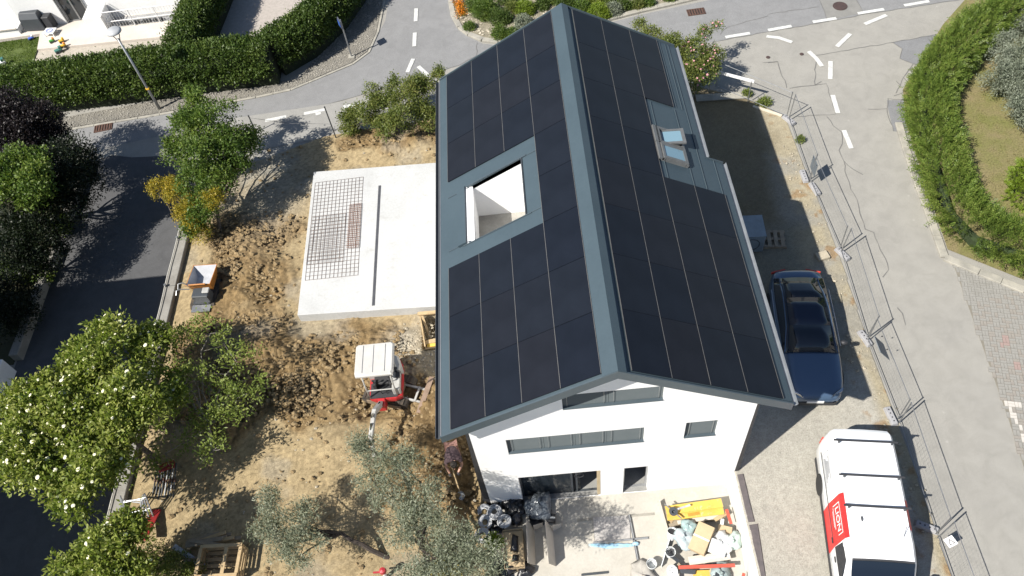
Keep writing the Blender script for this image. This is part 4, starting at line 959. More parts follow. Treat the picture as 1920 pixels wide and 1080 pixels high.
# --- planted island
ISL = [(910, 22, .62, ML_green), (935, 34, .5, ML_hedge), (893, 10, .5, ML_green), (960, 15, .38, ML_bush), (984, 17, .48, ML_lime), (948, 32, .32, ML_hedge), (938, 62, .42, ML_green), (962, 62, .34, ML_green), (982, 42, .42, ML_sil), (972, 58, .3, ML_sil), (1015, 8, .36, ML_hedge), (1060, 8, .5, ML_hedge),
       (1090, 14, .45, ML_green), (1124, 24, .5, ML_lime), (1108, 2, .45, ML_elder), (1150, 18, .4, ML_sil), (1170, 8, .36, ML_hedge), (1195, 6, .34, ML_bush), (1215, 2, .3, ML_green), (880, 47, .28, ML_green), (950, -4, .5, ML_hedge), (1030, -6, .5, ML_green), (1140, -8, .5, ML_green), (1255, -8, .34, ML_green), (905, -12, .6, ML_hedge)]
WH = ['first', 'second', 'third']
used_l = {}
for i, (u, v, r, ml) in enumerate(ISL):
    p = G(u, v + 6, .07)
    kind = {ML_green.name: 'green', ML_hedge.name: 'dark green', ML_lime.name: 'lime green', ML_sil.name: 'silvery', ML_bush.name: 'olive green', ML_elder.name: 'fresh green'}[ml.name]
    dist = 'near the flat kerb tip' if u < 900 else 'left of the roof ridge' if u < 1000 else 'just above the roof ridge' if u < 1080 else 'right of the roof ridge'
    rank = sum(1 for a_ in ISL if a_[3] is ml and (a_[0] < u))
    lab = '%s rounded shrub on the planted island %s, number %d of its colour from the left' % (kind, dist, rank + 1)
    lab = '%s rounded shrub %s, %s of its colour from the left' % (kind, dist, ['first', 'second', 'third', 'fourth', 'fifth', 'sixth', 'seventh', 'eighth', 'ninth', 'tenth'][rank])
    plant('shrub', lab, 'shrub', (p.x, p.y, .07), [((p.x, p.y, r * .55), (r, r, r * .75)), ((p.x + r * .4, p.y - r * .3, r * .4), (r * .6, r * .6, r * .5))], int(420 * (r / .4) ** 2), 7, .05, .075, .03, ml, 100 + i, 'shrubs on the planted island', trunk=.02, shell=.2)
for (u, v, n, lab) in ((861, 10, 7, 'orange flower clump at the tip of the island, upper one'), (866, 26, 11, 'orange flower clump on the island nearest the kerb bend')):
    p = G(u, v, .07); t = thing('flower_clump', lab, 'flowers', tuple(p), 0, 'orange flowers'); rs = np.random.RandomState(n)
    T = np.array(p) + rs.normal(0, 1, (60, 3)) * np.array([.13, .22, .02]) + np.array([0, 0, .15]); Nn = unit(rs.normal(0, .4, (60, 3)) + np.array([0, 0, 1]))
    V, F = leaves(T, Nn, 7, .05, .07, .04, rs); npmesh('petals', V, F, leafmat('orange_petal%d' % n, [(.55, .16, .01), (.7, .25, .02), (.75, .35, .04)], .3), t)
    T[:, 2] -= .08; V, F = leaves(T, Nn, 4, .06, .1, .03, rs); npmesh('leaves', V, F, ML_green, t)
# --- weeds
for i, (u, v, r, lab) in enumerate(((1432, 195, .3, 'weedy green tuft at the edge of the site behind the house'), (1400, 178, .2, 'small weedy tuft beside the white barrier board'), (926, 1018, .28, 'small bright green plant at the terrace edge'), (1500, 265, .14, 'tiny weed beside the fence foot'), (100, 222, .3, 'grassy tuft at the left foot of the long hedge'))):
    p = G(u, v, .04)
    plant('weed', lab, 'weed', (p.x, p.y, .04), [((p.x, p.y, .1), (r, r * .8, .16))], int(130 * r / .2), 6, .04, .09, .03, ML_lime if i == 2 else ML_sparse, 200 + i, 'weeds', trunk=0, upb=.8)
# --- grass as ground cover
def grass(name, label, poly, n, h, m, seed, z=.07):
    rs = np.random.RandomState(seed); P = np.array([p[:2] for p in poly], float); lo, hi = P.min(0), P.max(0)
    q = rs.uniform(lo, hi, (n * 3, 2)); q = q[inpoly(q[:, 0], q[:, 1], poly)][:n]
    q = q[fbm(q[:, 0] * 1.2, q[:, 1] * 1.2, seed) > rs.uniform(.25, .6, len(q))]
    b_ = np.column_stack([q, np.full(len(q), z)]); D = unit(rs.normal(0, .6, (len(q), 3)) + np.array([0, 0, 1.0])); S = unit(np.cross(D, rs.normal(0, 1, D.shape)))
    V, F = leaf_quads(b_, D, S, h, h * .22, .1, rs); return tag(npmesh(name, V, F, m, kind='stuff'), label, 'grass')
ML_dry = leafmat('grass_dry', [(.1, .1, .025), (.17, .155, .045), (.25, .2, .09), (.3, .23, .12)], .3, .8)
ML_lawn = leafmat('grass_lawn', [(.06, .11, .012), (.1, .16, .02), (.15, .2, .03)], .3, .8)
GVIS = [(14.2, 16.4), (14.0, 14.4), (13.8, 11.8), (13.5, 8.3), (15.4, 6.9), (22, 6), (24, 22), (19, 21)]
grass('dry_grass', 'patchy dry grass in the garden on the right', GVIS, 16000, .07, ML_dry, 81)
# ================================================================ NEIGHBOURS
M_white = mat('white_wall', (.78, .78, .77), (.7, .7, .69), .8, .9, fine=.05, bmp=.1)
M_terr = mat('pale_terrace', (.55, .5, .45), (.47, .43, .38), 1.0, .9, fine=.1)
M_wmetal = mat('white_metal', (.75, .75, .75), (.68, .68, .68), 4, .4)
tr1 = sheet('neighbour_terrace', [(-40, 85), (78, 68), (73, 97), (345, 70), (365, 20), (330, -30), (-60, -30)], .16, M_terr, thick=.2, kind='structure')
sheet('neighbour_lawn', [(-60, 90), (77, 70), (62, 128), (40, 150), (-60, 160)], .06, mat('lawn_soil', (.09, .12, .025), (.06, .085, .02), 2, .95), kind='structure')
LAWN = [tuple(G(*p))[:2] for p in [(-60, 90), (76, 71), (62, 126), (40, 148), (-60, 158)]]
grass('lawn_grass', 'mown green grass of the lawn in the upper left corner', LAWN, 14000, .08, ML_lawn, 82, z=.06)
sheet('garden_path', [(73, 97), (350, 70), (350, 110), (60, 150), (58, 130)], .03, mat('path_paver', (.42, .38, .32), (.34, .31, .26), 6, .9, fine=.25), kind='structure')
sheet('neighbour_driveway', [(400, -40), (400, 62), (490, 75), (640, 0), (640, -40)], .02, mat('pink_paver', (.4, .36, .33), (.33, .3, .27), 6, .9, fine=.25, bmp=.4), kind='structure')
nb = Vector((-27.75, 28.5, .16)); ne = Vector((-18.5, 28.55, .16)); nd = (ne - nb).normalized(); nn_ = Vector((-nd.y, nd.x, 0))
nh = thing('neighbour_house', 'white neighbouring house cut by the upper left edge of the picture', 'house', tuple(nb))
def nbox(mb, s0, s1, d0, d1, z0, z1):
    P = [nb + nd * s + nn_ * d for s, d in ((s0, d0), (s1, d0), (s1, d1), (s0, d1))]; mb.prism([Vector((p.x, p.y, z0)) for p in P], (0, 0, z1 - z0))
b = MB(); nbox(b, 0, 2.45, 0, .3, .1, 3.2); nbox(b, 3.75, 9.3, .02, .3, .1, 3.2); nbox(b, 2.45, 3.75, 0, .3, 2.3, 3.2); nbox(b, 0, .3, .3, 7, .1, 3.2); nbox(b, 0, 9.3, 7, 7.3, .1, 3.2); nbox(b, 9.0, 9.3, .3, 7, .1, 3.2); b.build('wall', M_white, nh)
b = MB(); nbox(b, -.4, 9.7, -.05, 7.6, 3.2, 3.4); b.build('roof', M_conc, nh)
b = MB(); nbox(b, 2.45, 2.53, .1, .2, .16, 2.3); nbox(b, 3.67, 3.75, .1, .2, .16, 2.3); nbox(b, 3.06, 3.14, .1, .19, .16, 2.3); nbox(b, 2.53, 3.67, .1, .19, .16, .24); d_ = b.build('glazed_door', M_galv, nh)
for a, c_ in ((2.53, 3.06), (3.14, 3.67)):
    b = MB(); nbox(b, a, c_, .13, .16, .24, 2.3); b.build('pane', M_glass, d_)
b = MB(); nbox(b, 2.4, 2.46, -.05, .05, .16, 2.3); nbox(b, 3.76, 3.82, -.05, .05, .16, 2.3); b.build('door_shutter_rail', M_galv, nh)
b = MB(); nbox(b, 6.2, 7.6, -.05, .01, 1.5, 1.62); b.build('window_sill', M_conc, nh)
b = MB(); nbox(b, -3.4, -.02, 1.6, 1.9, .1, 2.6); nbox(b, -3.4, -.02, -.5, 1.6, .1, .5); b.build('side_wing', M_white, nh)
b = MB(); nbox(b, -3.4, -.05, -.56, -.5, .5, .56); nbox(b, -3.4, -.05, .4, .46, .5, .56); b.build('wing_ledge', M_terr, nh)
b = MB(); nbox(b, 3.95, 4.9, -1.15, -.02, .16, 1.0); b.build('stair_block', M_white, nh)
b = MB()
def npt(s, d, z): q = nb + nd * s + nn_ * d; return (q.x, q.y, z)
for z in (.55, 1.1): b.tube([npt(4.95, -.95, z), npt(9.0, -.95, z)], .025, 6)
for k in range(27): b.tube([npt(4.95 + k * .155, -.95, .2), npt(4.95 + k * .155, -.95, 1.1)], .009, 4)
for s in (4.95, 6.3, 7.65, 9.0): b.tube([npt(s, -.95, .16), npt(s, -.95, 1.14)], .025, 6)
b.tube([npt(4.95, -.95, 1.1), npt(4.95, -.05, 1.1)], .025, 6); b.tube([npt(4.95, -.95, .55), npt(4.95, -.05, .55)], .025, 6)
b.build('railing', M_wmetal, nh)
b = MB(); nbox(b, 5.0, 9.0, -.9, -.05, .161, .168); b.build('stairwell', mat('stairwell_floor', (.3, .3, .3), rough=.9), nh)
for k in range(4):
    b = MB(); nbox(b, 5.5 + k * .6, 5.95 + k * .6, -.86, -.7, .17, .32); b.build('cellar_window', M_glass, nh)
# things on the terrace
def at_(u, v, z): p = G(u, v, z); return (p.x, p.y, z)
t = thing('barbecue', 'grill under a dark grey cover against the neighbouring white wall', 'barbecue', at_(72, 52, .17), R(-6), world=False)
b = MB(); b.loft([[(-.6, -.3, .02), (.6, -.3, .02), (.6, .3, .02), (-.6, .3, .02)], [(-.56, -.28, .7), (.56, -.28, .7), (.56, .28, .7), (-.56, .28, .7)], [(-.5, -.12, .98), (.5, -.12, .98), (.5, .22, .98), (-.5, .22, .98)]]); b.build('cover', M_dkgrey, t, bevel=.03)
b = MB(); b.box((.85, 0, .38), (.4, .45, .7)); b.build('side_table', M_black, t, bevel=.02)
b = MB(); b.torus((-.65, -.1, .3), .35, .02, rot=Matrix.Rotation(R(60), 3, 'X')); b.build('hose', M_galv, t)
t = thing('play_table', 'white square play board with a blue ring on the terrace edge', 'toy', at_(97, 64, .17), R(-8), world=False)
b = MB(); b.box((0, 0, .2), (.6, .5, .04)); b.build('top', M_wmetal, t, bevel=.01)
b = MB(); b.torus((0, 0, .222), .17, .018, 20, 5); b.torus((0, 0, .222), .1, .012, 16, 5); b.build('ring', mat('toy_blue', (.05, .12, .5), rough=.5), t)
for sx in (-1, 1):
    for sy in (-1, 1):
        b = MB(); b.box((sx * .25, sy * .2, .09), (.04, .04, .18)); b.build('leg', M_wmetal, t)
TOY = dict(r=mat('toy_red', (.55, .06, .04), rough=.45), y=mat('toy_yellow', (.7, .42, .03), rough=.45), g=mat('toy_green', (.06, .3, .05), rough=.45), b=mat('toy_blue', (.05, .12, .5), rough=.5), w=M_wmetal, o=mat('toy_orange', (.7, .25, .04), rough=.5), t=mat('toy_teal', (.05, .18, .15), rough=.5))
def toy(u, v, z, cols, label, s=.18):
    t = thing('toy_truck', label, 'toy', at_(u, v, z), R(30), 'garden toys', world=False)
    b = MB(); b.box((0, 0, s * .55), (s * 1.6, s * .8, s * .5)); b.build('body', TOY[cols[0]], t, bevel=.02)
    b = MB(); b.box((s * .5, 0, s * 1.05), (s * .6, s * .7, s * .55)); b.build('cab', TOY[cols[1]], t, bevel=.02)
    for sx in (-.5, .5):
        for sy in (-.42, .42):
            b = MB(); b.lathe([(s * .26, -.02), (s * .26, .02)], (sx * s, sy * s, s * .26), 10, Matrix.Rotation(R(90), 3, 'X')); b.build('wheel', M_black, t)
toy(31, 57, .17, 'br', 'blue and red toy lying left of the covered grill'); toy(60, 74, .07, 'bw', 'blue and white toy on the lawn edge'); toy(99, 79, .17, 'go', 'green and orange toy beside the white play board')
toy(117, 79, .17, 'yy', 'yellow toy truck right of the green toy'); toy(120, 88, .17, 'yo', 'yellow and orange toy nearest the path'); toy(112, 98, .04, 'tt', 'dark green toy wheelbarrow on the garden path', .24); toy(5, 123, .07, 'wt', 'white toy slide end at the left edge of the lawn', .3)
# white building at the left edge, walls of the driveway
lb = thing('white_building', 'white building in shade at the left edge beside the driveway', 'building', (-25, 0, 0))
b = MB(); b.b2((-32, -14, 0), (-21.75, 7.1, 7.0)); b.build('wall', M_white, lb)
b = MB(); b.b2((-21.75, 2.6, 0), (-21.25, 6.85, .9)); b.build('plinth', M_white, lb, bevel=.03)
b = MB(); b.b2((-32.2, -14.2, 7.0), (-21.7, 7.15, 7.2)); b.build('roof', M_conc, lb)
M_wallg = mat('grey_wall', (.27, .26, .235), (.2, .19, .17), 1.5, .95, bmp=.4, fine=.15)
t = thing('driveway_wall', 'grey concrete wall on the right side of the dark driveway', 'wall', (-15.95, 6, 0))
b = MB(); b.b2((-16.15, -12, -.1), (-15.72, 13.0, .28)); b.build('wall_body', M_wallg, t, bevel=.02)
for k in range(8):
    b = MB(); b.b2((-16.155, 12.2 - k * 2.3, .281), (-15.715, 12.215 - k * 2.3, .284)); b.build('joint', M_dkgrey, t)
t = thing('rope_line', 'white rope strung on small brackets along the driveway wall', 'rope', (-16.12, 6, .28))
b = MB(); pts = []
for k in range(26):
    y = 12.9 - k * .5; pts.append((-16.1 + .01 * math.sin(k), y, .36 - .02 * (k % 5) / 5)); 
b.tube(pts, .02, 6); b.build('rope', mat('rope', (.6, .58, .52), rough=.8), t)
for y in (12.3, 9.9, 7.5):
    b = MB(); b.box((-16.1, y, .34), (.08, .08, .14)); b.build('bracket', M_galv, t)
t = thing('garden_wall', 'low grey wall on the left side of the dark driveway', 'wall', (-21.3, 8, 0))
b = MB(); b.b2((-21.5, 7.3, -.1), (-21.15, 12.4, .42)); b.b2((-21.5, 13.6, -.1), (-21.15, 17.4, .42)); b.build('wall_body', M_wallg, t, bevel=.02)
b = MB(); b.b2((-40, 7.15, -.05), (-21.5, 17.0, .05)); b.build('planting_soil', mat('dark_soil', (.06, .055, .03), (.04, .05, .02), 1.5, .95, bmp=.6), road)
t = thing('wire_gate', 'small wire gate between the grey walls of the driveway', 'gate', (-21.3, 13, 0))
b = MB()
for y in (12.5, 13.5): b.tube([(-21.3, y, 0), (-21.3, y, 1.15)], .03, 6)
b.build('post', M_dkgrey, t); b = MB()
b.tube([(-21.3, 12.5, 1.1), (-21.7, 13.4, 1.1)], .02); b.tube([(-21.3, 12.5, .15), (-21.7, 13.4, .15)], .02); b.tube([(-21.7, 13.4, .12), (-21.7, 13.4, 1.1)], .02); b.build('frame', M_galv, t)
b = MB()
for k in range(1, 9): b.tube([(-21.3 - .05 * k, 12.5 + .1 * k, .15), (-21.3 - .05 * k, 12.5 + .1 * k, 1.1)], .006, 4)
for k in range(1, 8): b.tube([(-21.3, 12.5, .15 + .12 * k), (-21.7, 13.4, .15 + .12 * k)], .006, 4)
b.build('wire', M_galv, t)
# street lamp, sign post, site posts
p = G(300, 205); t = thing('street_lamp', 'tall galvanised street lamp with a round head in front of the hedge', 'street lamp', (p.x, p.y, .03))
b = MB(); b.tube([(p.x, p.y, 0), (p.x, p.y, 1.2), (p.x, p.y, 4.0)], [.075, .06, .045], 10); b.build('pole', M_galv, t, smooth=True)
b = MB()
for s in (-1, 1): b.tube([(p.x, p.y, 3.75), (p.x + s * .06, p.y, 3.95), (p.x + s * .16, p.y, 4.2), (p.x + s * .18, p.y, 4.33)], .02, 6)
b.build('fork', M_galv, t)
b = MB(); b.lathe([(0, 4.3), (.24, 4.31), (.33, 4.35), (.34, 4.4), (.25, 4.47), (0, 4.5)], (p.x, p.y, 0), 20); b.build('lamp_head', mat('lamp_shell', (.4, .41, .42), (.35, .36, .37), 3, .5), t, smooth=True)
b = MB(); b.tube([(p.x - .07, p.y, 1.25), (p.x + .07, p.y, 1.25)], .075, 8); b.build('yellow_band', TOY['y'], t)
p = G(660, 108); t = thing('sign_post', 'grey post with a small dark sign plate on the gravel verge', 'sign', (p.x, p.y, .03))
b = MB(); b.tube([(p.x, p.y, 0), (p.x, p.y, 2.15)], .035, 8); b.build('post', M_galv, t)
b = MB(); b.box((p.x - .06, p.y + .02, 1.95), (.05, .45, .42), rz=R(25)); b.build('sign_plate', mat('sign_back', (.16, .17, .2), (.12, .13, .16), 4, .5, .5), t)
b = MB(); b.box((p.x - .1, p.y, 1.95), (.012, .3, .28), rz=R(25)); b.build('sign_face', mat('sign_blue', (.05, .12, .4), rough=.4), t)
b = MB(); b.box((p.x, p.y, .06), (.3, .3, .06)); b.build('footing', M_conc, t)
for u, v, h, lab in ((631, 261, 1.85, 'thin dark post at the site edge left of the broad bush'), (481, 249, 1.0, 'thin dark post beside the bushy green tree')):
    p = G(u, v); t = thing('site_post', lab, 'post', (p.x, p.y, 0), 0, 'thin site posts'); b = MB(); b.tube([(p.x, p.y, 0), (p.x, p.y, h)], .028, 6); b.build('rod', M_dkgrey, t)
    b = MB(); b.tube([(p.x, p.y, h - .02), (p.x, p.y, h + .03)], .035, 6); b.build('cap', M_black, t)
u0, u1 = G(631, 261), G(481, 249); b = MB(); b.tube([(u0.x, u0.y, .9), ((u0.x + u1.x) / 2, (u0.y + u1.y) / 2, .75), (u1.x, u1.y, .9)], .01, 4)
ct = thing('rope_barrier', 'thin dark cord hanging between the two site posts', 'cord', tuple(u0)); b.build('cord', M_black, ct)

# ================================================================ FENCE
M_foot = mat('foot_concrete', (.33, .33, .34), (.27, .27, .28), 4, .9, bmp=.3, fine=.15)
def fence_proto(L=3.46, h=1.42):
    t = thing('construction_fence', 'x', 'fence', (0, 0, 0), 0, 'construction fence panels', world=False)
    for y in (0.03, L - .03):
        b = MB(); b.tube([(0, y, .08), (0, y, h)], .021, 8); b.build('post', M_galv, t)
    for z in (.16, h - .03):
        b = MB(); b.tube([(0, .03, z), (0, L - .03, z)], .013, 6); b.build('rail', M_galv, t)
    b = MB()
    for k in range(1, 29): y = .03 + k * (L - .06) / 29; b.tube([(0, y, .16), (0, y, h - .03)], .0014, 3, False)
    for k in range(1, 8): z = .16 + k * (h - .19) / 8; b.tube([(.006, .03, z), (.006, L - .03, z)], .0014, 3, False)
    b.build('wire_mesh', M_galv, t); return t
FY = [15.6, 12.1, 8.52, 4.72, 1.7, -1.95, -5.45]; FX = [9.32, 9.25, 9.38, 9.15, 9.18, 9.03, 8.95]
fp = fence_proto(); first = True
FL = ['wire fence panel at the far corner of the site, farthest along the road', 'wire fence panel opposite the roof skylights', 'wire fence panel beside the rear of the blue car', 'wire fence panel beside the front of the blue car', 'wire fence panel beside the white van', 'wire fence panel nearest the bottom right, beyond the van']
for i in range(6):
    a, c_ = Vector((FX[i + 1], FY[i + 1], 0)), Vector((FX[i], FY[i], 0)); d = c_ - a
    rz = math.atan2(-d.x, d.y); o = fp if i == 0 else copy_tree(fp)
    o.location = a + Vector((0, 0, .03)); o.rotation_euler = (0, R(random.Random(i).uniform(-2.5, 2.5)), rz); o.scale = (1, d.length / 3.52, 1); o['label'] = FL[i]
a, c_ = Vector((9.3, 15.65, .03)), Vector((6.4, 18.4, .03)); d = c_ - a
copy_tree(fp, None, a, math.atan2(-d.x, d.y), 'wire fence panel turning back behind the house towards the pink bush')
def foot(x, y, rz, lab):
    t = thing('concrete_weight', lab, 'fence foot', (x, y, .03), rz, 'concrete feet of the fence', world=False)
    b = MB(); b.loft([[(-.11, -.33, 0), (.11, -.33, 0), (.11, .33, 0), (-.11, .33, 0)], [(-.09, -.3, .13), (.09, -.3, .13), (.09, .3, .13), (-.09, .3, .13)]]); b.build('block', M_foot, t, bevel=.012)
    for y_ in (-.2, -.07, .07, .2):
        b = MB(); b.lathe([(.025, .128), (.025, .134), (0, .134)], (0, y_, 0), 8); b.build('socket', M_black, t)
foot(9.33, 15.5, R(28), 'pale concrete fence foot at the far corner of the site'); foot(9.1, 12.3, R(0), 'pale concrete fence foot opposite the skylights, upper of two'); foot(9.32, 11.6, R(12), 'pale concrete fence foot opposite the skylights, lower of two')
foot(9.42, 8.35, R(25), 'pale concrete fence foot above the blue car'); foot(9.1, 4.75, R(15), 'pale concrete fence foot beside the blue car windscreen'); foot(9.0, 1.85, R(5), 'pale concrete fence foot at the rear of the van'); foot(8.85, -1.7, R(60), 'dark shaded concrete fence foot between the van and the fence')
M_sign = mat('sign_grey', (.13, .15, .17), (.11, .13, .15), 3, .55)
def board(y, z, w_, h_, lab, lean):
    x = 9.22; t = thing('site_sign', lab, 'sign', (x, y, z)); b = MB(); rot = Matrix.Rotation(lean, 3, 'Y')
    b.box((x, y, z), (.02, w_, h_), rot); b.build('panel', M_sign, t)
    for s in (-1, 1):
        b = MB(); b.box((x, y + s * w_ * .4, z + h_ * .42), (.05, .03, .03), rot); b.build('clip', M_black, t)
board(12.0, .95, .55, .62, 'site sign board on the fence opposite the skylights, seen edge-on', R(0)); board(3.95, .75, .62, .75, 'dark grey site sign board hanging slanted on the fence beside the blue car', R(-38))
t = thing('warning_sign', 'small white warning sign with a black triangle on the fence by the van', 'sign', (9.1, -2.2, .5))
b = MB(); rot = Matrix.Rotation(R(-35), 3, 'Y') @ Matrix.Rotation(R(20), 3, 'X'); c0 = Vector((9.15, -2.3, .55)); b.box(c0, (.26, .26, .012), Matrix.Rotation(R(20), 3, 'Z') @ Matrix.Rotation(R(-25), 3, 'Y')); b.build('plate', M_wmetal, t)
q = Matrix.Rotation(R(20), 3, 'Z') @ Matrix.Rotation(R(-25), 3, 'Y')
b = MB(); b.prism([c0 + q @ Vector(v_) for v_ in ((-.09, -.08, .008), (.09, -.08, .008), (0, .09, .008))], q @ Vector((0, 0, .004))); b.build('triangle', M_black, t)
b = MB(); b.prism([c0 + q @ Vector(v_) for v_ in ((-.052, -.062, .013), (.052, -.062, .013), (0, .045, .013))], q @ Vector((0, 0, .003))); b.build('triangle_field', M_wmetal, t)
p, q_ = G(1330, 131, 1.2), G(1414, 153, 1.2)
t = thing('barrier_board', 'white barrier board behind the house beside the pink bush', 'barrier', (p.x, p.y, 0)); b = MB(); b.bar(p, q_, .03, .14); b.build('board', M_wmetal, t)
for e in (p.lerp(q_, .05), p.lerp(q_, .95)):
    b = MB(); b.tube([(e.x, e.y, .02), (e.x, e.y, 1.2)], .022, 6); b.build('leg', M_galv, t)
p, q_ = G(1412, 199, .07), G(1466, 217, .07); t = thing('white_plank', 'long white plank on the ground at the fence corner', 'plank', (p.x, p.y, 0)); b = MB(); b.bar(p, q_, .11, .05); b.build('plank', mat('plank_white', (.6, .55, .45), (.5, .45, .36), 4, .8), t)
p, q_ = G(1305, 184, .1), G(1400, 178, .1); t = thing('grey_sheet', 'grey sheet lying in the shade behind the house', 'sheet', (p.x, p.y, 0)); b = MB(); b.bar(p, q_, .4, .04); b.build('sheet', M_conc, t)
p = G(1560, 478, .1); t = thing('stone_block', 'pale flat stone block beside the fence above the car', 'stone block', (p.x, p.y, .03)); b = MB(); b.box((p.x - .35, p.y, .1), (.45, .35, .14), rz=.2); b.build('block', M_stone, t, bevel=.02)

# unit and pallet in the shade right of the house
p = G(1405, 440, 0); t = thing('heat_pump', 'grey boxed unit standing in the shade beside the right eave', 'unit', (6.2, 9.35, .03), R(-4), world=False)
b = MB(); b.box((0, 0, .5), (.95, 1.0, .9)); b.build('casing', mat('unit_grey', (.2, .24, .27), (.17, .205, .23), 2, .5), t, bevel=.02)
b = MB(); b.box((0, 0, .955), (.97, 1.02, .02)); b.build('lid', mat('unit_lid', (.22, .26, .29), rough=.45), t)
b = MB(); b.torus((0, -.503, .5), .3, .015, 20, 5, Matrix.Rotation(R(90), 3, 'X')); b.build('fan_ring', M_dkgrey, t)
M_pine = mat('pine', (.46, .34, .19), (.36, .26, .14), 5, .8, bmp=.2, fine=.15)
M_pine2 = mat('pine_old', (.3, .25, .18), (.22, .18, .13), 5, .85, bmp=.3, fine=.2)
def pallet(name, label, loc, rz, m=M_pine2):
    t = thing(name, label, 'pallet', loc, rz, world=False)
    for k in range(5):
        b = MB(); b.box((-.48 + k * .24, 0, .13), (.14, .8, .022)); b.build('slat', m, t)
    for y in (-.35, 0, .35):
        b = MB(); b.box((0, y, .065), (1.2, .1, .1)); b.build('bearer', m, t)
pallet('pallet', 'wooden pallet lying in the shade beside the grey unit', (7.0, 9.35, .03), R(-8))

# ================================================================ CAR
M_blue = mat('car_blue', (.065, .105, .175), (.06, .1, .165), 1, .28, .25, fine=.0, coat=1.0)
M_carglass = glassmat('car_glass', (.008, .012, .02), .03)
M_tyre = mat('tyre', (.018, .018, .018), (.026, .026, .026), 8, .85)
M_rim = mat('rim', (.45, .46, .47), (.38, .39, .4), 4, .3, .8)
M_chrome = mat('chrome', (.6, .6, .6), rough=.15, metal=1.0, fine=0)
def interp(tab, y):
    for (a, va), (c_, vc) in zip(tab[:-1], tab[1:]):
        if a <= y <= c_:
            t_ = (y - a) / (c_ - a); t_ = t_ * t_ * (3 - 2 * t_) * .5 + t_ * .5
            return va + (vc - va) * t_
    return tab[0][1] if y < tab[0][0] else tab[-1][1]
def wheel(parent, x, y, r, wd, nm='wheel'):
    rot = Matrix.Rotation(R(90), 3, 'Y')
    b = MB(); b.lathe([(r * .62, -wd / 2), (r * .93, -wd / 2), (r, -wd * .32), (r, wd * .32), (r * .93, wd / 2), (r * .62, wd / 2)], (x, y, r), 22, rot); wh = b.build(nm, M_tyre, parent, smooth=False)
    b = MB(); b.lathe([(0, -wd * .42), (r * .62, -wd * .45), (r * .64, wd * .45), (0, wd * .42)], (x, y, r), 18, rot); b.build('rim', M_rim, wh)
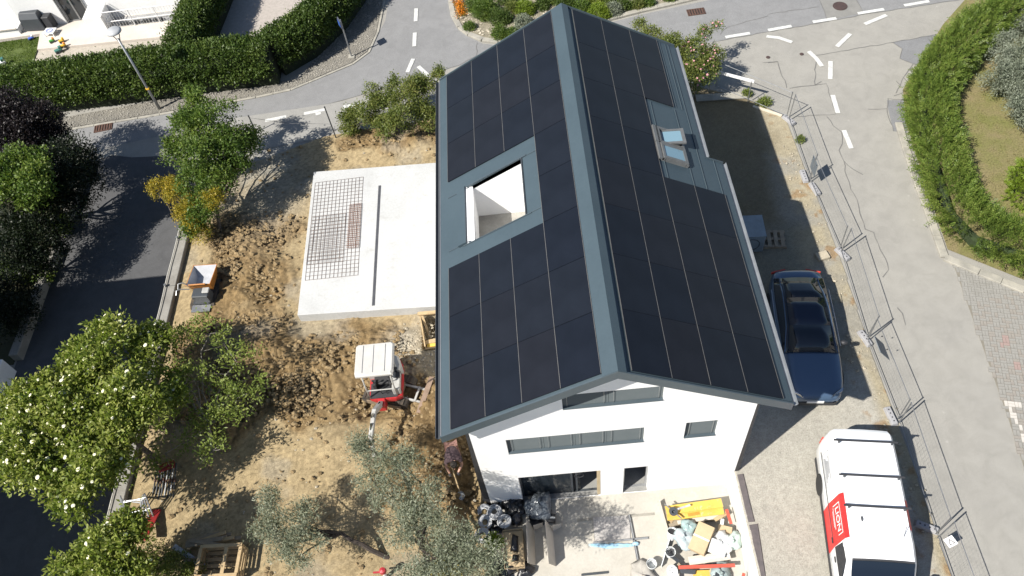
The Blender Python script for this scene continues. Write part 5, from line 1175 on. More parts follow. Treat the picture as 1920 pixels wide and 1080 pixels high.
def car():
    t = thing('parked_car', 'dark blue car parked in the shade between the house and the fence', 'car', (6.98, 4.82, .035), R(-6.5), world=False)
    # half width of the body and deck height along the length (front = -y)
    HW = [(-2.45, .55), (-2.38, .74), (-2.15, .87), (-1.7, .94), (-1.0, .96), (0, .97), (1.0, .96), (1.8, .93), (2.2, .84), (2.38, .7), (2.45, .52)]
    DK = [(-2.45, .58), (-2.35, .72), (-1.9, .84), (-1.1, .96), (-.6, 1.0), (.6, 1.02), (1.7, 1.06), (2.2, 1.08), (2.4, .98), (2.45, .85)]
    ys = [-2.45, -2.4, -2.3, -2.1, -1.85, -1.5, -1.1, -.6, 0, .6, 1.2, 1.6, 1.95, 2.2, 2.34, 2.42, 2.45]
    rings = []
    for y in ys:
        w_, d = interp(HW, y), interp(DK, y); zb = .2 if abs(y) < 2.3 else .3
        half = [(w_ * .93, zb), (w_, zb + .18), (w_ * 1.0, d * .62), (w_ * .97, d * .85), (w_ * .88, d * .965), (w_ * .55, d * 1.0), (0, d * 1.012)]
        rings.append([(x, y, z) for x, z in half] + [(-x, y, z) for x, z in half[::-1][1:]])
    b = MB(); b.loft(rings); body = b.build('body', M_blue, t, smooth=True)
    b = MB()
    for x in (-.42, .42): b.bar((x, -2.25, interp(DK, -2.25) + .008), (x * 1.25, -.95, interp(DK, -.95) + .012), .05, .012)
    b.build('bonnet_crease', M_blue, body)
    # greenhouse
    TW = [(-.95, .80), (-.2, .70), (.5, .68), (1.2, .64), (1.95, .60)]; TZ = [(-.95, 1.0), (-.15, 1.37), (.4, 1.45), (1.0, 1.42), (1.95, 1.1)]
    gs = [-.95, -.55, -.15, .15, .5, .9, 1.25, 1.6, 1.95]; GR = []
    for y in gs:
        z = interp(TZ, y); w1 = min(interp(HW, y) * .9, .86); w2 = interp(TW, y); zb = interp(DK, y) - .03
        half = [(w1, zb), (w1 * .98, zb + .02), (w2 + .02, max(z - .09, zb + .03)), (w2 - .06, max(z - .02, zb + .04)), (w2 * .45, z + .012), (0, z + .02)]
        GR.append([(x, y, zz) for x, zz in half] + [(-x, y, zz) for x, zz in half[::-1][1:]])
    def piece(i0, i1, j0, j1, nm, m, par):
        b = MB(); b.loft([GR[i][j0:j1 + 1] for i in range(i0, i1 + 1)], closed=False, caps=False); o = b.build(nm, m, par, smooth=True)
        s_ = o.modifiers.new('thick', 'SOLIDIFY'); s_.thickness = .02; return o
    piece(0, 2, 3, 7, 'windscreen', M_carglass, t); rf = piece(2, 5, 3, 7, 'roof', mat('roof_glass', (.01, .016, .035), (.01, .015, .032), 1, .08, fine=0), t); piece(5, 8, 3, 7, 'rear_window', M_carglass, t)
    piece(0, 8, 0, 3, 'side_windows', M_carglass, t); piece(0, 8, 7, 10, 'side_windows', M_carglass, t)
    for s in (-1, 1):
        b = MB(); k = 2 if s > 0 else 8
        b.tube([Vector(GR[i][k]) + Vector((s * .006, 0, .012)) for i in range(9)], .022, 6); b.build('roof_rail', M_blue, rf)
        b = MB(); b.lathe([(0, -.11), (.07, -.09), (.085, 0), (.06, .09), (0, .11)], (s * 1.06, -.62, 1.06), 10, Matrix.Rotation(R(90), 3, 'Y')); b.build('mirror', M_black, t, smooth=True)
        b = MB(); b.prism([(s * .42, -2.44, .68), (s * .82, -2.2, .72), (s * .84, -2.08, .76), (s * .5, -2.36, .745)], (0, 0, .015)); b.build('headlight', M_chrome, t)
        b = MB(); b.bar((s * .35, 2.44, .9), (s * .82, 2.3, .92), .04, .1); b.build('tail_light', TOY['r'], t)
        b = MB(); b.tube([(s * .955, -.7, .98), (s * .965, .4, 1.0), (s * .94, 1.5, 1.04)], .012, 5); b.build('belt_trim', M_chrome, t)
        for y in (-1.5, 1.45): wheel(t, s * .86, y, .34, .23)
    b = MB(); b.box((0, -2.46, .45), (.52, .02, .11)); b.build('number_plate', M_wmetal, t)
    b = MB(); b.loft([[(-.8, -2.3, .22), (.8, -2.3, .22), (.8, -2.2, .4), (-.8, -2.2, .4)], [(-.62, -2.47, .25), (.62, -2.47, .25), (.62, -2.455, .4), (-.62, -2.455, .4)]]); b.build('bumper', M_black, t)
    b = MB(); b.bar((.1, -.86, 1.06), (.6, -.8, 1.08), .02, .02); b.build('wiper', M_black, t)
    return t
car()

# ================================================================ VAN
M_vanw = mat('van_white', (.78, .79, .8), (.76, .77, .78), 1, .3, fine=.0, coat=.6)
M_vred = mat('van_red', (.6, .02, .02), (.56, .018, .018), 1, .35, fine=0)
def textmesh(body, size, m, name, parent, mtx, ext=.003):
    cu = bpy.data.curves.new(name, 'FONT'); cu.body = body; cu.size = size; cu.extrude = ext; cu.align_x = 'CENTER'; cu.align_y = 'CENTER'
    o = bpy.data.objects.new(name, cu); col.objects.link(o); bpy.context.view_layer.update()
    me = bpy.data.meshes.new_from_object(o.evaluated_get(bpy.context.evaluated_depsgraph_get())); bpy.data.objects.remove(o)
    me.name = name; me.materials.clear(); me.materials.append(m); o = link(bpy.data.objects.new(name, me)); o.parent = parent; o.matrix_local = mtx; OFF[o.name] = np.zeros(3); return o
def van():
    t = thing('delivery_van', 'white delivery van with a red logo panel and roof bars', 'van', (6.86, -1.86, .035), R(-8.6), world=False)
    HW = [(-2.85, .62), (-2.75, .8), (-2.45, .93), (-1.8, .975), (-1.2, .98), (2.2, .97), (2.52, .95), (2.6, .92)]
    TZ = [(-2.85, .72), (-2.75, .88), (-2.45, 1.0), (-1.95, 1.12), (-1.45, 1.58), (-1.15, 1.86), (-.75, 1.95), (.5, 1.98), (1.8, 1.96), (2.45, 1.92), (2.6, 1.82)]
    def ring(y):
        w_, z = interp(HW, y), interp(TZ, y); zb = .22
        tw = w_ * (.82 if z > 1.5 else .88); belt = min(z * .93, 1.05)
        half = [(w_ * .95, zb), (w_, zb + .15), (w_ * 1.0, belt * .7), (w_ * .995, belt), (tw + .07 if z > 1.3 else w_ * .97, max(z - .16, belt + .003)), (tw - .02, z - .035), (tw * .6, z), (0, z + .015)]
        return [(x, y, q) for x, q in half] + [(-x, y, q) for x, q in half[::-1][1:]]
    ys = [-2.85, -2.8, -2.66, -2.45, -2.2, -1.95, -1.7, -1.45, -1.28, -1.15, -.95, -.75, -.3, 0, .6, 1.2, 1.8, 2.2, 2.45, 2.55, 2.6]
    rings = [ring(y) for y in ys]
    b = MB(); b.loft(rings); body = b.build('body', M_vanw, t, smooth=True)
    body.modifiers.new('es', 'EDGE_SPLIT').split_angle = R(38)
    nb_ = len(rings[0])
    # windscreen patch laid on the body
    def patch(y0, y1, j0, j1, nm, m, off=.012, n=6, grow=0):
        rr = []
        for k in range(n + 1):
            y = y0 + (y1 - y0) * k / n; q = ring(y)[j0:j1 + 1]; rr.append([Vector(v_) for v_ in q])
        c_ = Vector((0, 0, .8)); out = []
        for r in rr: out.append([v_ + (v_ - Vector((0, v_.y, .9))).normalized() * off + Vector((0, -off * .6 if y1 < -.9 else 0, off)) for v_ in r])
        b = MB(); b.loft(out, closed=False, caps=False); o = b.build(nm, m, t, smooth=True); return o
    ws = patch(-1.88, -1.2, 5, 9, 'windscreen', M_carglass, .014)
    patch(-1.95, -1.15, 5, 9, 'windscreen_seal', M_black, .007)
    for s in (-1, 1):
        b = MB(); x = s * .955
        P = [(x + s * .028, -1.65, 1.12), (x + s * .028, -.65, 1.12), (x - s * .075, -.65, 1.62), (x - s * .075, -1.15, 1.62)]; b.prism(P, (s * .014, 0, 0)); b.build('side_window', M_carglass, t)
        b = MB(); b.box((s * 1.12, -1.65, 1.12), (.2, .12, .24)); b.build('mirror', M_vanw, t, bevel=.04, seg=2)
        b = MB(); b.box((s * .995, .2, .34), (.02, 4.2, .16)); b.build('sill_trim', M_black, t)
        b = MB(); b.box((s * .985, .9, 1.0), (.012, 2.6, .025)); b.build('slide_rail', M_dkgrey, t)
        for y in (-.42, -.95):
            b = MB(); b.box((s * 1.0, y, .98), (.03, .16, .035)); b.build('door_handle', M_black, t)
        b = MB(); b.prism([(s * .5, -2.81, .8), (s * .84, -2.55, .88), (s * .87, -2.4, .98), (s * .55, -2.67, .94)], (0, 0, .02)); b.build('headlight', M_chrome, t)
        b = MB(); b.box((s * .9, 2.6, 1.0), (.08, .03, .4)); b.build('tail_light', TOY['r'], t)
        for y in (-1.95, 1.45): wheel(t, s * .89, y, .34, .24)
    for k, y in enumerate((2.12, 1.08, .2)):
        b = MB(); z = 2.085; b.box((0, y, z), (1.75, .055, .035)); rb = b.build('roof_bar', M_black, t, bevel=.008)
        for s in (-1, 1):
            b = MB(); b.box((s * .72, y - .02, 2.03), (.04, .05, .12)); b.build('bar_foot', M_dkgrey, rb)
    b = MB(); b.lathe([(.05, 0), (.04, .03), (0, .06)], (-.42, -.12, 1.975), 10, None, .6, 1.6); b.build('antenna_fin', M_dkgrey, t)
    b = MB(); b.tube([(.58, -.55, 1.95), (.62, -.35, 2.2)], .008, 5); b.build('antenna', M_black, t)
    # red logo panels wrapping from the side on to the roof edge
    def redpatch(sg, y0, y1, j0, j1, nm):
        rr = []
        for k in range(9):
            y = y0 + (y1 - y0) * k / 8; q = ring(y); q = q if sg > 0 else [(-a_, b_, c_) for a_, b_, c_ in q]
            rr.append([Vector(v_) + Vector((sg * .008, 0, .008)) for v_ in q[j0:j1 + 1]])
        b = MB(); b.loft(rr, closed=False, caps=False); return b.build(nm, M_vred, t)
    redpatch(-1, -.62, .62, 1, 5, 'logo_panel'); redpatch(1, -.3, .5, 1, 5, 'logo_panel')
    # lettering on the sloping upper side: reads from rear to front
    q5, q4 = Vector(ring(0)[4]), Vector(ring(0)[5])
    def sideframe(sg, y, f, out=.014):
        lo, hi = Vector((sg * .975, y, 1.05)), Vector((sg * (.972 * .82 + .07), y, interp(TZ, y) - .16))
        up_ = (hi - lo).normalized(); rd = Vector((0, -1, 0)) if sg < 0 else Vector((0, 1, 0)); nrm = rd.cross(up_)
        p_ = lo.lerp(hi, f) + nrm * out
        m_ = Matrix.Identity(4)
        for i in range(3): m_[i][0], m_[i][1], m_[i][2], m_[i][3] = rd[i], up_[i], nrm[i], p_[i]
        return m_
    M_let = mat('letter_white', (.82, .82, .82), rough=.5, fine=0)
    lt = textmesh('LION', .3, M_let, 'lettering', t, sideframe(-1, 0, .62))
    m_ = sideframe(-1, 0, .58); b = MB()
    for c_, s_ in (((0, .235, .0), (.84, .022, .005)), ((-.42, .03, 0), (.022, .43, .005)), ((.42, .09, 0), (.022, .3, .005)), ((.3, .235, 0), (.2, .021, .0052))): b.box(c_, s_)
    b.v = [tuple(m_ @ Vector(v_)) for v_ in b.v]; b.build('logo_frame', M_let, t)
    b = MB()
    for k in range(2): b.box((-.08, -.19 - .05 * k, 0), (.6 - .15 * k, .018, .004))
    b.v = [tuple(m_ @ Vector(v_)) for v_ in b.v]; b.build('small_print', M_let, t)
    m_ = sideframe(-1, 1.55, .35); b = MB(); M_pr = mat('print_grey', (.3, .31, .33), rough=.6)
    for k in range(5): b.box((-.03 * (k % 2), .12 - .065 * k, 0), (.75 - .12 * ((k * 3) % 4), .022, .004))
    for c_, s_ in (((0, .2, 0), (1.0, .01, .004)), ((0, -.22, 0), (1.0, .01, .004)), ((-.5, 0, 0), (.01, .42, .004)), ((.5, 0, 0), (.01, .42, .004))): b.box(c_, s_)
    b.v = [tuple(m_ @ Vector(v_)) for v_ in b.v]; b.build('side_print', M_pr, t)
    b = MB(); b.box((0, -2.87, .5), (1.5, .06, .3)); b.build('bumper', M_dkgrey, t, bevel=.05, seg=2)
    b = MB(); b.box((0, -2.905, .45), (.52, .01, .11)); b.build('number_plate', M_wmetal, t)
    b = MB(); b.box((0, 2.63, .45), (1.7, .08, .2)); b.build('rear_bumper', M_dkgrey, t, bevel=.03)
    return t
van()
# ================================================================ EXCAVATOR
M_exw = mat('machine_grey', (.4, .4, .385), (.32, .315, .3), 3, .5, fine=.1, wear=(.3, .27, .22))
M_exr = mat('machine_red', (.42, .025, .03), (.36, .02, .025), 3, .45, wear=(.2, .1, .07))
M_seat = mat('seat_black', (.03, .03, .032), rough=.7)
M_mud = mat('muddy_steel', (.24, .18, .12), (.17, .13, .09), 6, .8, bmp=.3)
M_rub = mat('rubber_track', (.03, .028, .026), (.09, .07, .05), 5, .9, bmp=.5)
def excavator():
    # undercarriage points to +x; upper structure turned towards the camera
    p = Vector((-7.1, 4.42, .05)); t = thing('mini_excavator', 'small white and red tracked excavator on the dug earth', 'excavator', tuple(p), 0, world=False); t.scale = (1.12,) * 3
    ua = Matrix.Rotation(R(-18), 4, 'Z')
    for s in (-1, 1):
        b = MB(); b.m = ua
        ring = []
        for k in range(20):
            a = 2 * math.pi * k / 20; cx_ = .55 if math.cos(a) > 0 else -.55
            ring.append((cx_ + .19 * math.cos(a), .2 + .19 * math.sin(a)))
        b.loft([[(x, s * .38 - .12, z) for x, z in ring], [(x, s * .38 + .12, z) for x, z in ring]]); tk = b.build('track', M_rub, t)
        b = MB(); b.m = ua
        for k in range(12): b.box((-.6 + k * .11, s * .38, .395), (.04, .25, .02))
        b.build('track_lugs', M_rub, tk)
        b = MB(); b.m = ua; b.box((0, s * .53, .2), (1.1, .03, .18)); b.build('track_frame', M_mud, tk)
    b = MB(); b.m = ua; b.box((0, 0, .3), (.9, .5, .2)); b.build('undercarriage', M_mud, t)
    b = MB(); b.m = ua
    for s in (-1, 1): b.bar((.4, s * .22, .28), (1.15, s * .22, .2), .06, .06)
    b.box((.9, 0, .26), (.06, .5, .05)); b.build('blade_arms', M_exw, t)
    b = MB(); b.m = ua; pr = [(1.1, .02), (1.04, .12), (1.06, .24), (1.12, .36), (1.26, .34), (1.2, .24), (1.16, .12), (1.2, .02)]
    b.loft([[(x, -.62, z) for x, z in pr], [(x, .62, z) for x, z in pr]]); b.build('dozer_blade', mat('blade_brown', (.28, .2, .15), (.2, .14, .1), 4, .7), t, bevel=.005)
    b = MB(); b.lathe([(.3, .38), (.3, .5)], n=20); b.build('slew_ring', M_black, t)
    # upper body, front to -y
    b = MB(); out = [(-.48, -.5), (-.3, -.58), (.3, -.58), (.48, -.5), (.5, .3), (.4, .58), (.15, .7), (-.15, .7), (-.4, .58), (-.5, .3)]
    b.loft([[(x, y, .5) for x, y in out], [(x * 1.02, y * 1.02, .62) for x, y in out], [(x, y, .7) for x, y in out]]); b.build('deck', M_exr, t)
    b = MB(); o2 = [(-.5, .12), (.5, .12), (.53, .3), (.43, .62), (.16, .75), (-.16, .75), (-.43, .62), (-.53, .3)]
    b.loft([[(x, y, .7) for x, y in o2], [(x, y, 1.05) for x, y in o2], [(x * .9, y * .93, 1.14) for x, y in o2]]); b.build('engine_cover', M_exw, t)
    b = MB(); b.loft([[(x * 1.03, y * 1.03, .66) for x, y in o2[2:7]] + [(x * .98, y * .98, .66) for x, y in o2[2:7][::-1]], [(x * 1.03, y * 1.03, .84) for x, y in o2[2:7]] + [(x * .98, y * .98, .84) for x, y in o2[2:7][::-1]]]); b.build('counterweight', M_exr, t)
    b = MB(); b.box((.36, -.18, .86), (.24, .6, .32)); b.build('side_cover', M_exw, t, bevel=.03, seg=2)
    b = MB(); b.box((.49, .05, .78), (.04, .9, .1)); b.build('side_stripe', M_exr, t)
    b = MB(); b.box((.42, -.02, 1.05), (.12, .18, .06)); b.lathe([(.06, 1.02), (.06, 1.16), (0, 1.17)], (.36, .16, 0), 10); b.build('tank_cap', M_black, t)
    b = MB(); b.box((-.08, .0, .92), (.46, .42, .1)); b.box((-.08, .2, 1.2), (.44, .1, .5)); b.build('seat', M_seat, t, bevel=.04, seg=2)
    b = MB(); b.box((-.05, -.3, .715), (.8, .5, .03)); b.build('floor_mat', M_black, t)
    for s in (-.28, .2):
        b = MB(); b.box((s, -.2, .9), (.08, .2, .3)); b.build('control_box', M_seat, t); b = MB(); b.tube([(s, -.22, 1.05), (s, -.26, 1.25)], .014); b.lathe([(0, 1.22), (.03, 1.24), (.025, 1.3), (0, 1.31)], (s, -.26, 0), 8); b.build('joystick', M_black, t)
    for x in (-.1, .05):
        b = MB(); b.tube([(x, -.42, .73), (x, -.46, 1.0)], .012); b.build('travel_lever', M_black, t)
    # four-post canopy
    PO = [(-.46, -.5, -.42), (.36, -.5, .4), (-.46, .22, -.42), (.36, .22, .4)]
    for x, y, xt in PO:
        b = MB(); b.tube([(x, y, .7), (x, y * .98, 1.3), (xt, y * .92, 2.12)], .026, 8); b.build('canopy_post', M_exw, t, smooth=True)
    b = MB(); b.tube([(-.46, -.5, 1.12), (.36, -.5, 1.12)], .02, 6); b.build('front_rail', M_exw, t)
    b = MB(); cn = [(-.54, -.62), (.5, -.62), (.54, -.5), (.54, .38), (.48, .44), (-.52, .44), (-.57, .38), (-.57, -.5)]
    b.loft([[(x, y, 2.1) for x, y in cn], [(x, y, 2.16) for x, y in cn], [(x * .93, y * .93, 2.21) for x, y in cn]]); cp = b.build('canopy', mat('canopy_white', (.5, .49, .465), (.43, .42, .395), 2, .5, fine=.05), t)
    for x in (-.34, -.04, .3):
        b = MB(); b.box((x, -.08, 2.215), (.012, .9, .012)); b.build('canopy_rib', M_galv, cp)
    # boom towards the camera
    b = MB(); b.box((-.12, -.68, .55), (.22, .26, .36)); b.build('swing_bracket', M_exr, t, bevel=.02)
    b = MB(); b.bar((-.14, -.72, .68), (-.2, -1.25, 1.2), .13, .17); b.bar((-.2, -1.2, 1.16), (-.3, -1.95, 1.02), .12, .15); b.build('boom', M_exw, t, bevel=.015)
    b = MB(); b.tube([(-.14, -.75, .82), (-.24, -1.45, 1.3)], .035, 8); b.build('boom_cylinder', M_chrome, t)
    b = MB(); b.bar((-.3, -1.9, 1.08), (-.34, -2.2, .35), .1, .12); b.build('stick', M_exw, t, bevel=.012)
    b = MB(); b.tube([(-.27, -1.6, 1.22), (-.33, -2.12, .85)], .03, 8); b.build('stick_cylinder', M_chrome, t)
    b = MB(); bk = [(-2.1, .3), (-2.3, .36), (-2.42, .2), (-2.38, .02), (-2.2, -.04), (-2.05, .08), (-2.08, .12), (-2.2, .02), (-2.34, .06), (-2.36, .2), (-2.28, .31)]
    b.loft([[(-.52, y, z) for y, z in bk], [(-.16, y, z) for y, z in bk]]); b.build('bucket', M_mud, t)
    return t
excavator()
# ================================================================ TRACK DUMPER
M_or = mat('dumper_orange', (.42, .17, .035), (.36, .145, .03), 3, .5, wear=(.3, .2, .12))
def dumper():
    p = G(392, 558, .1); t = thing('track_dumper', 'small orange tracked dumper with a grey skip beside the driveway wall', 'dumper', (p.x, p.y, .12), R(-3), world=False); t.scale = (1.02,) * 3
    for s in (-1, 1):
        ring = []
        for k in range(18):
            a = 2 * math.pi * k / 18; c_ = .5 if math.cos(a) > 0 else -.5; ring.append((c_ + .16 * math.cos(a), .17 + .16 * math.sin(a)))
        b = MB(); b.loft([[(s * .36 - .1, y, z) for y, z in ring], [(s * .36 + .1, y, z) for y, z in ring]]); b.build('track', M_rub, t)
    b = MB(); b.box((0, 0, .36), (.6, 1.1, .1)); b.build('chassis', M_dkgrey, t)
    lo = [(-.36, .02), (.36, .02), (.36, .62), (-.36, .62)]; hi = [(-.46, -.1), (.46, -.1), (.46, .92), (-.46, .92)]
    b = MB(); A = [Vector((x, y, .45)) for x, y in lo]; Bq = [Vector((x, y, .95 - .12 * (y > .5))) for x, y in hi]
    A2 = [v_ * 1 + Vector((0, 0, .03)) for v_ in A]; B2 = [Vector((v_.x * .95, v_.y * .95 + .02, v_.z)) for v_ in Bq]
    for k in range(4):
        k2 = (k + 1) % 4; b.face(A[k], A[k2], Bq[k2], Bq[k]); b.face(Bq[k], Bq[k2], B2[k2], B2[k])
    b.face(*A[::-1]); sk = b.build('skip', M_or, t)
    b = MB()
    for k in range(4):
        k2 = (k + 1) % 4; b.face(A2[k2], A2[k], B2[k], B2[k2])
    b.face(*A2); b.build('skip_lining', mat('skip_grey', (.42, .43, .46), (.33, .34, .36), 3, .6, fine=.1), sk)
    b = MB(); b.box((.1, -.35, .62), (.62, .42, .42)); b.build('engine', M_dkgrey, t, bevel=.03)
    b = MB(); b.box((.3, -.3, .86), (.26, .24, .06)); b.build('fuel_tank', M_exw, t, bevel=.02)
    b = MB(); b.tube([(-.44, -.12, .98), (.3, -.12, 1.0)], .03, 8); b.build('skip_handle', M_or, t)
    b = MB()
    b.tube([(-.3, -.25, .9), (-.6, -.3, 1.0), (-.72, -.36, 1.0), (-.74, -.5, .9)], .022, 6); b.tube([(-.3, -.15, .95), (-.5, -.1, 1.12), (-.66, -.15, 1.12), (-.68, -.3, 1.0)], .022, 6); b.build('handlebar', M_galv, t)
    b = MB(); b.box((.0, -.72, .3), (.7, .3, .05)); b.build('step_plate', M_galv, t)
dumper()
# ================================================================ REBAR ON THE SLAB
M_reb = mat('rebar', (.11, .085, .075), (.16, .1, .07), 8, .8)
M_rebr = mat('rebar_rust', (.22, .09, .05), (.15, .07, .045), 8, .85)
SZ = .484
def rebar(label, c4, nu, nv, z, m, r=.0065):
    C4 = [G(u, v, z) for u, v in c4]                        # TL TR BR BL
    c0 = sum(C4, Vector()) / 4; t = thing('rebar_mat', label, 'rebar', (c0.x, c0.y, z), 0, 'reinforcement mats on the slab')
    for k in range(nu + 1):
        f = k / nu; a, e = C4[0].lerp(C4[1], f), C4[3].lerp(C4[2], f); b = MB(); b.tube([a, e], r, 4); b.build('bar', m, t)
    for k in range(nv + 1):
        f = k / nv; a, e = C4[0].lerp(C4[3], f), C4[1].lerp(C4[2], f); o = Vector((0, 0, .013)); b = MB(); b.tube([a + o, e + o], r, 4); b.build('bar', m, t)
rebar('large dark steel mesh mat covering the left of the slab', [(591, 343), (681, 332), (671, 516), (572, 526)], 13, 27, SZ + .008, M_reb)
rebar('second steel mesh mat lying over the lower left of the large one', [(585, 408), (648, 400), (643, 490), (574, 497)], 10, 14, SZ + .036, M_reb)
rebar('narrow rusty steel mesh strip at the right side of the mats', [(656, 384), (677, 381), (672, 463), (650, 465)], 7, 22, SZ + .062, M_rebr, .008)
# ================================================================ FORMWORK, TIMBER
M_yel = mat('form_yellow', (.62, .42, .08), (.55, .36, .07), 3, .6, fine=.1, wear=(.5, .42, .25))
t = thing('timber_formwork', 'wooden formwork round a pit at the corner of the slab', 'formwork', (-4.8, 6.5, 0))
for a, e, w_, h_ in (((-6.12, 7.38, .34), (-4.4, 7.36, .34), .05, .22), ((-6.15, 7.3, .47), (-4.4, 7.28, .47), .12, .05), ((-6.08, 7.3, .12), (-5.9, 6.0, .05), .04, .55), ((-5.95, 6.25, .12), (-4.4, 6.4, .12), .16, .12), ((-5.9, 5.98, 0), (-4.4, 6.02, 0), .05, .4), ((-6.0, 7.25, .4), (-5.75, 6.5, -.4), .08, .08), ((-5.5, 7.25, .36), (-5.25, 6.4, -.4), .07, .05)):
    b = MB(); b.bar(a, e, w_, h_); b.build('board', M_pine, t)
b = MB(); b.bar((-5.85, 6.12, .13), (-4.5, 6.2, .1), .13, .05); b.build('board', M_yel, t)
def crate(label, loc, rz, L=1.3, W=.95, h=.5):
    t = thing('wooden_crate', label, 'crate', loc, rz, world=False)
    for k in range(5):
        b = MB(); b.box((0, -W / 2 + .09 + k * (W - .18) / 4, .1), (L, .11, .022)); b.build('floor_slat', M_pine, t)
    for x in (-L / 2 + .05, 0, L / 2 - .05):
        b = MB(); b.box((x, 0, .05), (.09, W, .08)); b.build('bearer', M_pine, t)
    for sx in (-1, 1):
        for sy in (-1, 1):
            b = MB(); b.box((sx * (L / 2 - .03), sy * (W / 2 - .03), h / 2 + .1), (.06, .06, h)); b.build('post', M_pine, t)
        for z in (.2, .36, .54):
            b = MB(); b.box((sx * (L / 2 + .003), 0, z), (.022, W, .1)); b.build('side_board', M_pine, t)
    for sy in (-1, 1):
        b = MB(); b.box((0, sy * (W / 2 - .03), .613), (L, .1, .025)); b.build('rim_board', M_pine, t)
        b = MB(); b.box((sy * (L / 2 - .03), 0, .612), (.1, W - .17, .025)); b.build('rim_board', M_pine, t)
        for z in (.2, .36, .54):
            b = MB(); b.box((0, sy * (W / 2 + .003), z), (L - .03, .022, .1)); b.build('side_board', M_pine, t)
    b = MB(); b.box((.18, 0, .612), (.11, W - .17, .024)); b.build('cross_board', M_pine, t)
p = G(424, 1062, .1); crate('open slatted wooden crate at the bottom left of the site', (p.x, p.y, .1), R(-2))
pr = random.Random(3)
for k in range(9):
    p = G(402 + pr.uniform(-22, 22), 1003 + k * 2.0, .12 + .05 * k); t = thing('plank', 'weathered plank in the pile above the wooden crate', 'plank', (p.x, p.y, p.z), R(pr.uniform(-14, 14)), 'planks piled above the crate', world=False)
    b = MB(); b.box((0, 0, 0), (pr.uniform(.9, 1.35), .11, .035)); b.build('board', M_pine2 if k % 3 else M_pine, t, bevel=.004)
for (u0, v0, u1, v1, lab, m) in ((326, 1024, 382, 1062, 'white-speckled board leaning left of the crate', mat('speckled_board', (.55, .56, .58), (.2, .22, .27), 9, .7)), (352, 1030, 366, 1018, 'short pale batten beside the plank pile', M_pine), (345, 1052, 384, 1045, 'broken pallet board beside the crate', M_pine2)):
    a, e = G(u0, v0, .5), G(u1, v1, .25); t = thing('plank', lab, 'plank', tuple(a)); b = MB(); b.bar(a, e, .16 if v0 == 1024 else .09, .035); b.build('board', m, t)
# ================================================================ SCAFFOLD STORE under the tree
def frame(u, v, rz, lab, tilt):
    p = G(u, v, .3); t = thing('scaffold_frame', lab, 'scaffold', (p.x, p.y, .15), rz, 'stored scaffold frames', world=False); t.rotation_euler = (R(tilt), 0, rz)
    for x in (-.36, .36):
        b = MB(); b.tube([(x, 0, 0), (x, 0, 1.1)], .024, 8); b.build('upright', M_alu, t)
    for z in (.15, .55, .95):
        b = MB(); b.tube([(-.36, 0, z), (.36, 0, z)], .02, 6); b.build('rung', M_alu, t)
for k, lab in enumerate(('pale scaffold frame under the tree, lowest of the stack', 'pale scaffold frame under the tree, second of the stack', 'pale scaffold frame under the tree, third of the stack', 'pale scaffold frame under the tree, topmost of the stack')):
    frame(240 + k * 9, 992 - k * 3, R(-12 + k * 7), lab, -50 + k * 4)
for k in range(8):
    a, e = G(286 + k * 5.5, 930 + (k % 3) * 3, .15), G(296 + k * 5, 872 - (k % 2) * 4, .35); t = thing('steel_prop', 'dark steel prop in the bundle beside the scaffold frames', 'prop', tuple(a), 0, 'bundle of steel props')
    b = MB(); b.tube([a, e], .028, 6); b.build('tube', M_galv if k in (4, 6) else M_dkgrey, t); b = MB(); b.tube([a.lerp(e, .45), a.lerp(e, .55)], .042, 6); b.build('collar', M_rust, t)
    b = MB(); d = (e - a).normalized(); b.tube([a - d * .03, a], .06, 4); b.build('base_plate', M_pine2, t)
def slabthing(name, label, cat, u, v, z, dims, rz, m, tilt=(0, 0)):
    p = G(u, v, z); t = thing(name, label, cat, (p.x, p.y, z), 0, world=False); t.rotation_euler = (R(tilt[0]), R(tilt[1]), R(rz)); b = MB(); b.box((0, 0, 0), dims); b.build('panel', m, t, bevel=.008)
    b = MB(); b.box((0, dims[1] / 2 - .04, dims[2] / 2 + .008), (dims[0] * .9, .03, .014)); b.build('edge_batten', m, t)
slabthing('red_board', 'long red board standing beside the scaffold frames', 'board', 279, 984, .45, (.34, 1.2, .04), -3, mat('board_red', (.27, .014, .014), (.22, .012, .013), 3, .6), (-20, 0))
slabthing('brown_board', 'brown plywood board left of the scaffold frames', 'board', 218, 972, .4, (.5, .95, .03), -10, mat('ply_brown', (.2, .11, .07), (.16, .09, .06), 3, .7), (-30, 0))
slabthing('red_bin', 'red tray lying behind the bundle of steel props', 'tray', 313, 874, .4, (.5, .3, .06), 15, mat('board_red', (.42, .02, .02), (.36, .018, .02), 3, .6), (-12, 0))
t = thing('orange_net', 'crumpled orange netting under the lower shrub', 'netting', tuple(G(240, 1038, .3))); b = MB(); rg = random.Random(9); c0 = G(240, 1038, .3)
for k in range(9): b.tube([c0 + Vector((rg.uniform(-.4, .4), rg.uniform(-.15, .15), rg.uniform(0, .1))) for _ in range(4)], .012, 4)
b.build('net_strands', TOY['o'], t)
p = G(725, 1085, .05); t = thing('marker_post', 'white post with a red cap at the foot of the leaning olive', 'post', (p.x, p.y, .1)); c0 = Vector((p.x, p.y, 0))
b = MB(); b.tube([c0 + Vector((0, 0, .05)), c0 + Vector((.02, .05, .6))], .055, 10); b.build('tube', M_wmetal, t)
b = MB(); b.lathe([(.06, 0), (.11, .03), (.09, .14), (0, .17)], c0 + Vector((.02, .05, .6)), 10); b.build('cap', mat('cap_red', (.4, .03, .04), rough=.5), t); b = MB(); b.box(c0 + Vector((-.12, .03, .64)), (.3, .05, .04)); b.build('arm', mat('cap_red', (.4, .03, .04)), t)

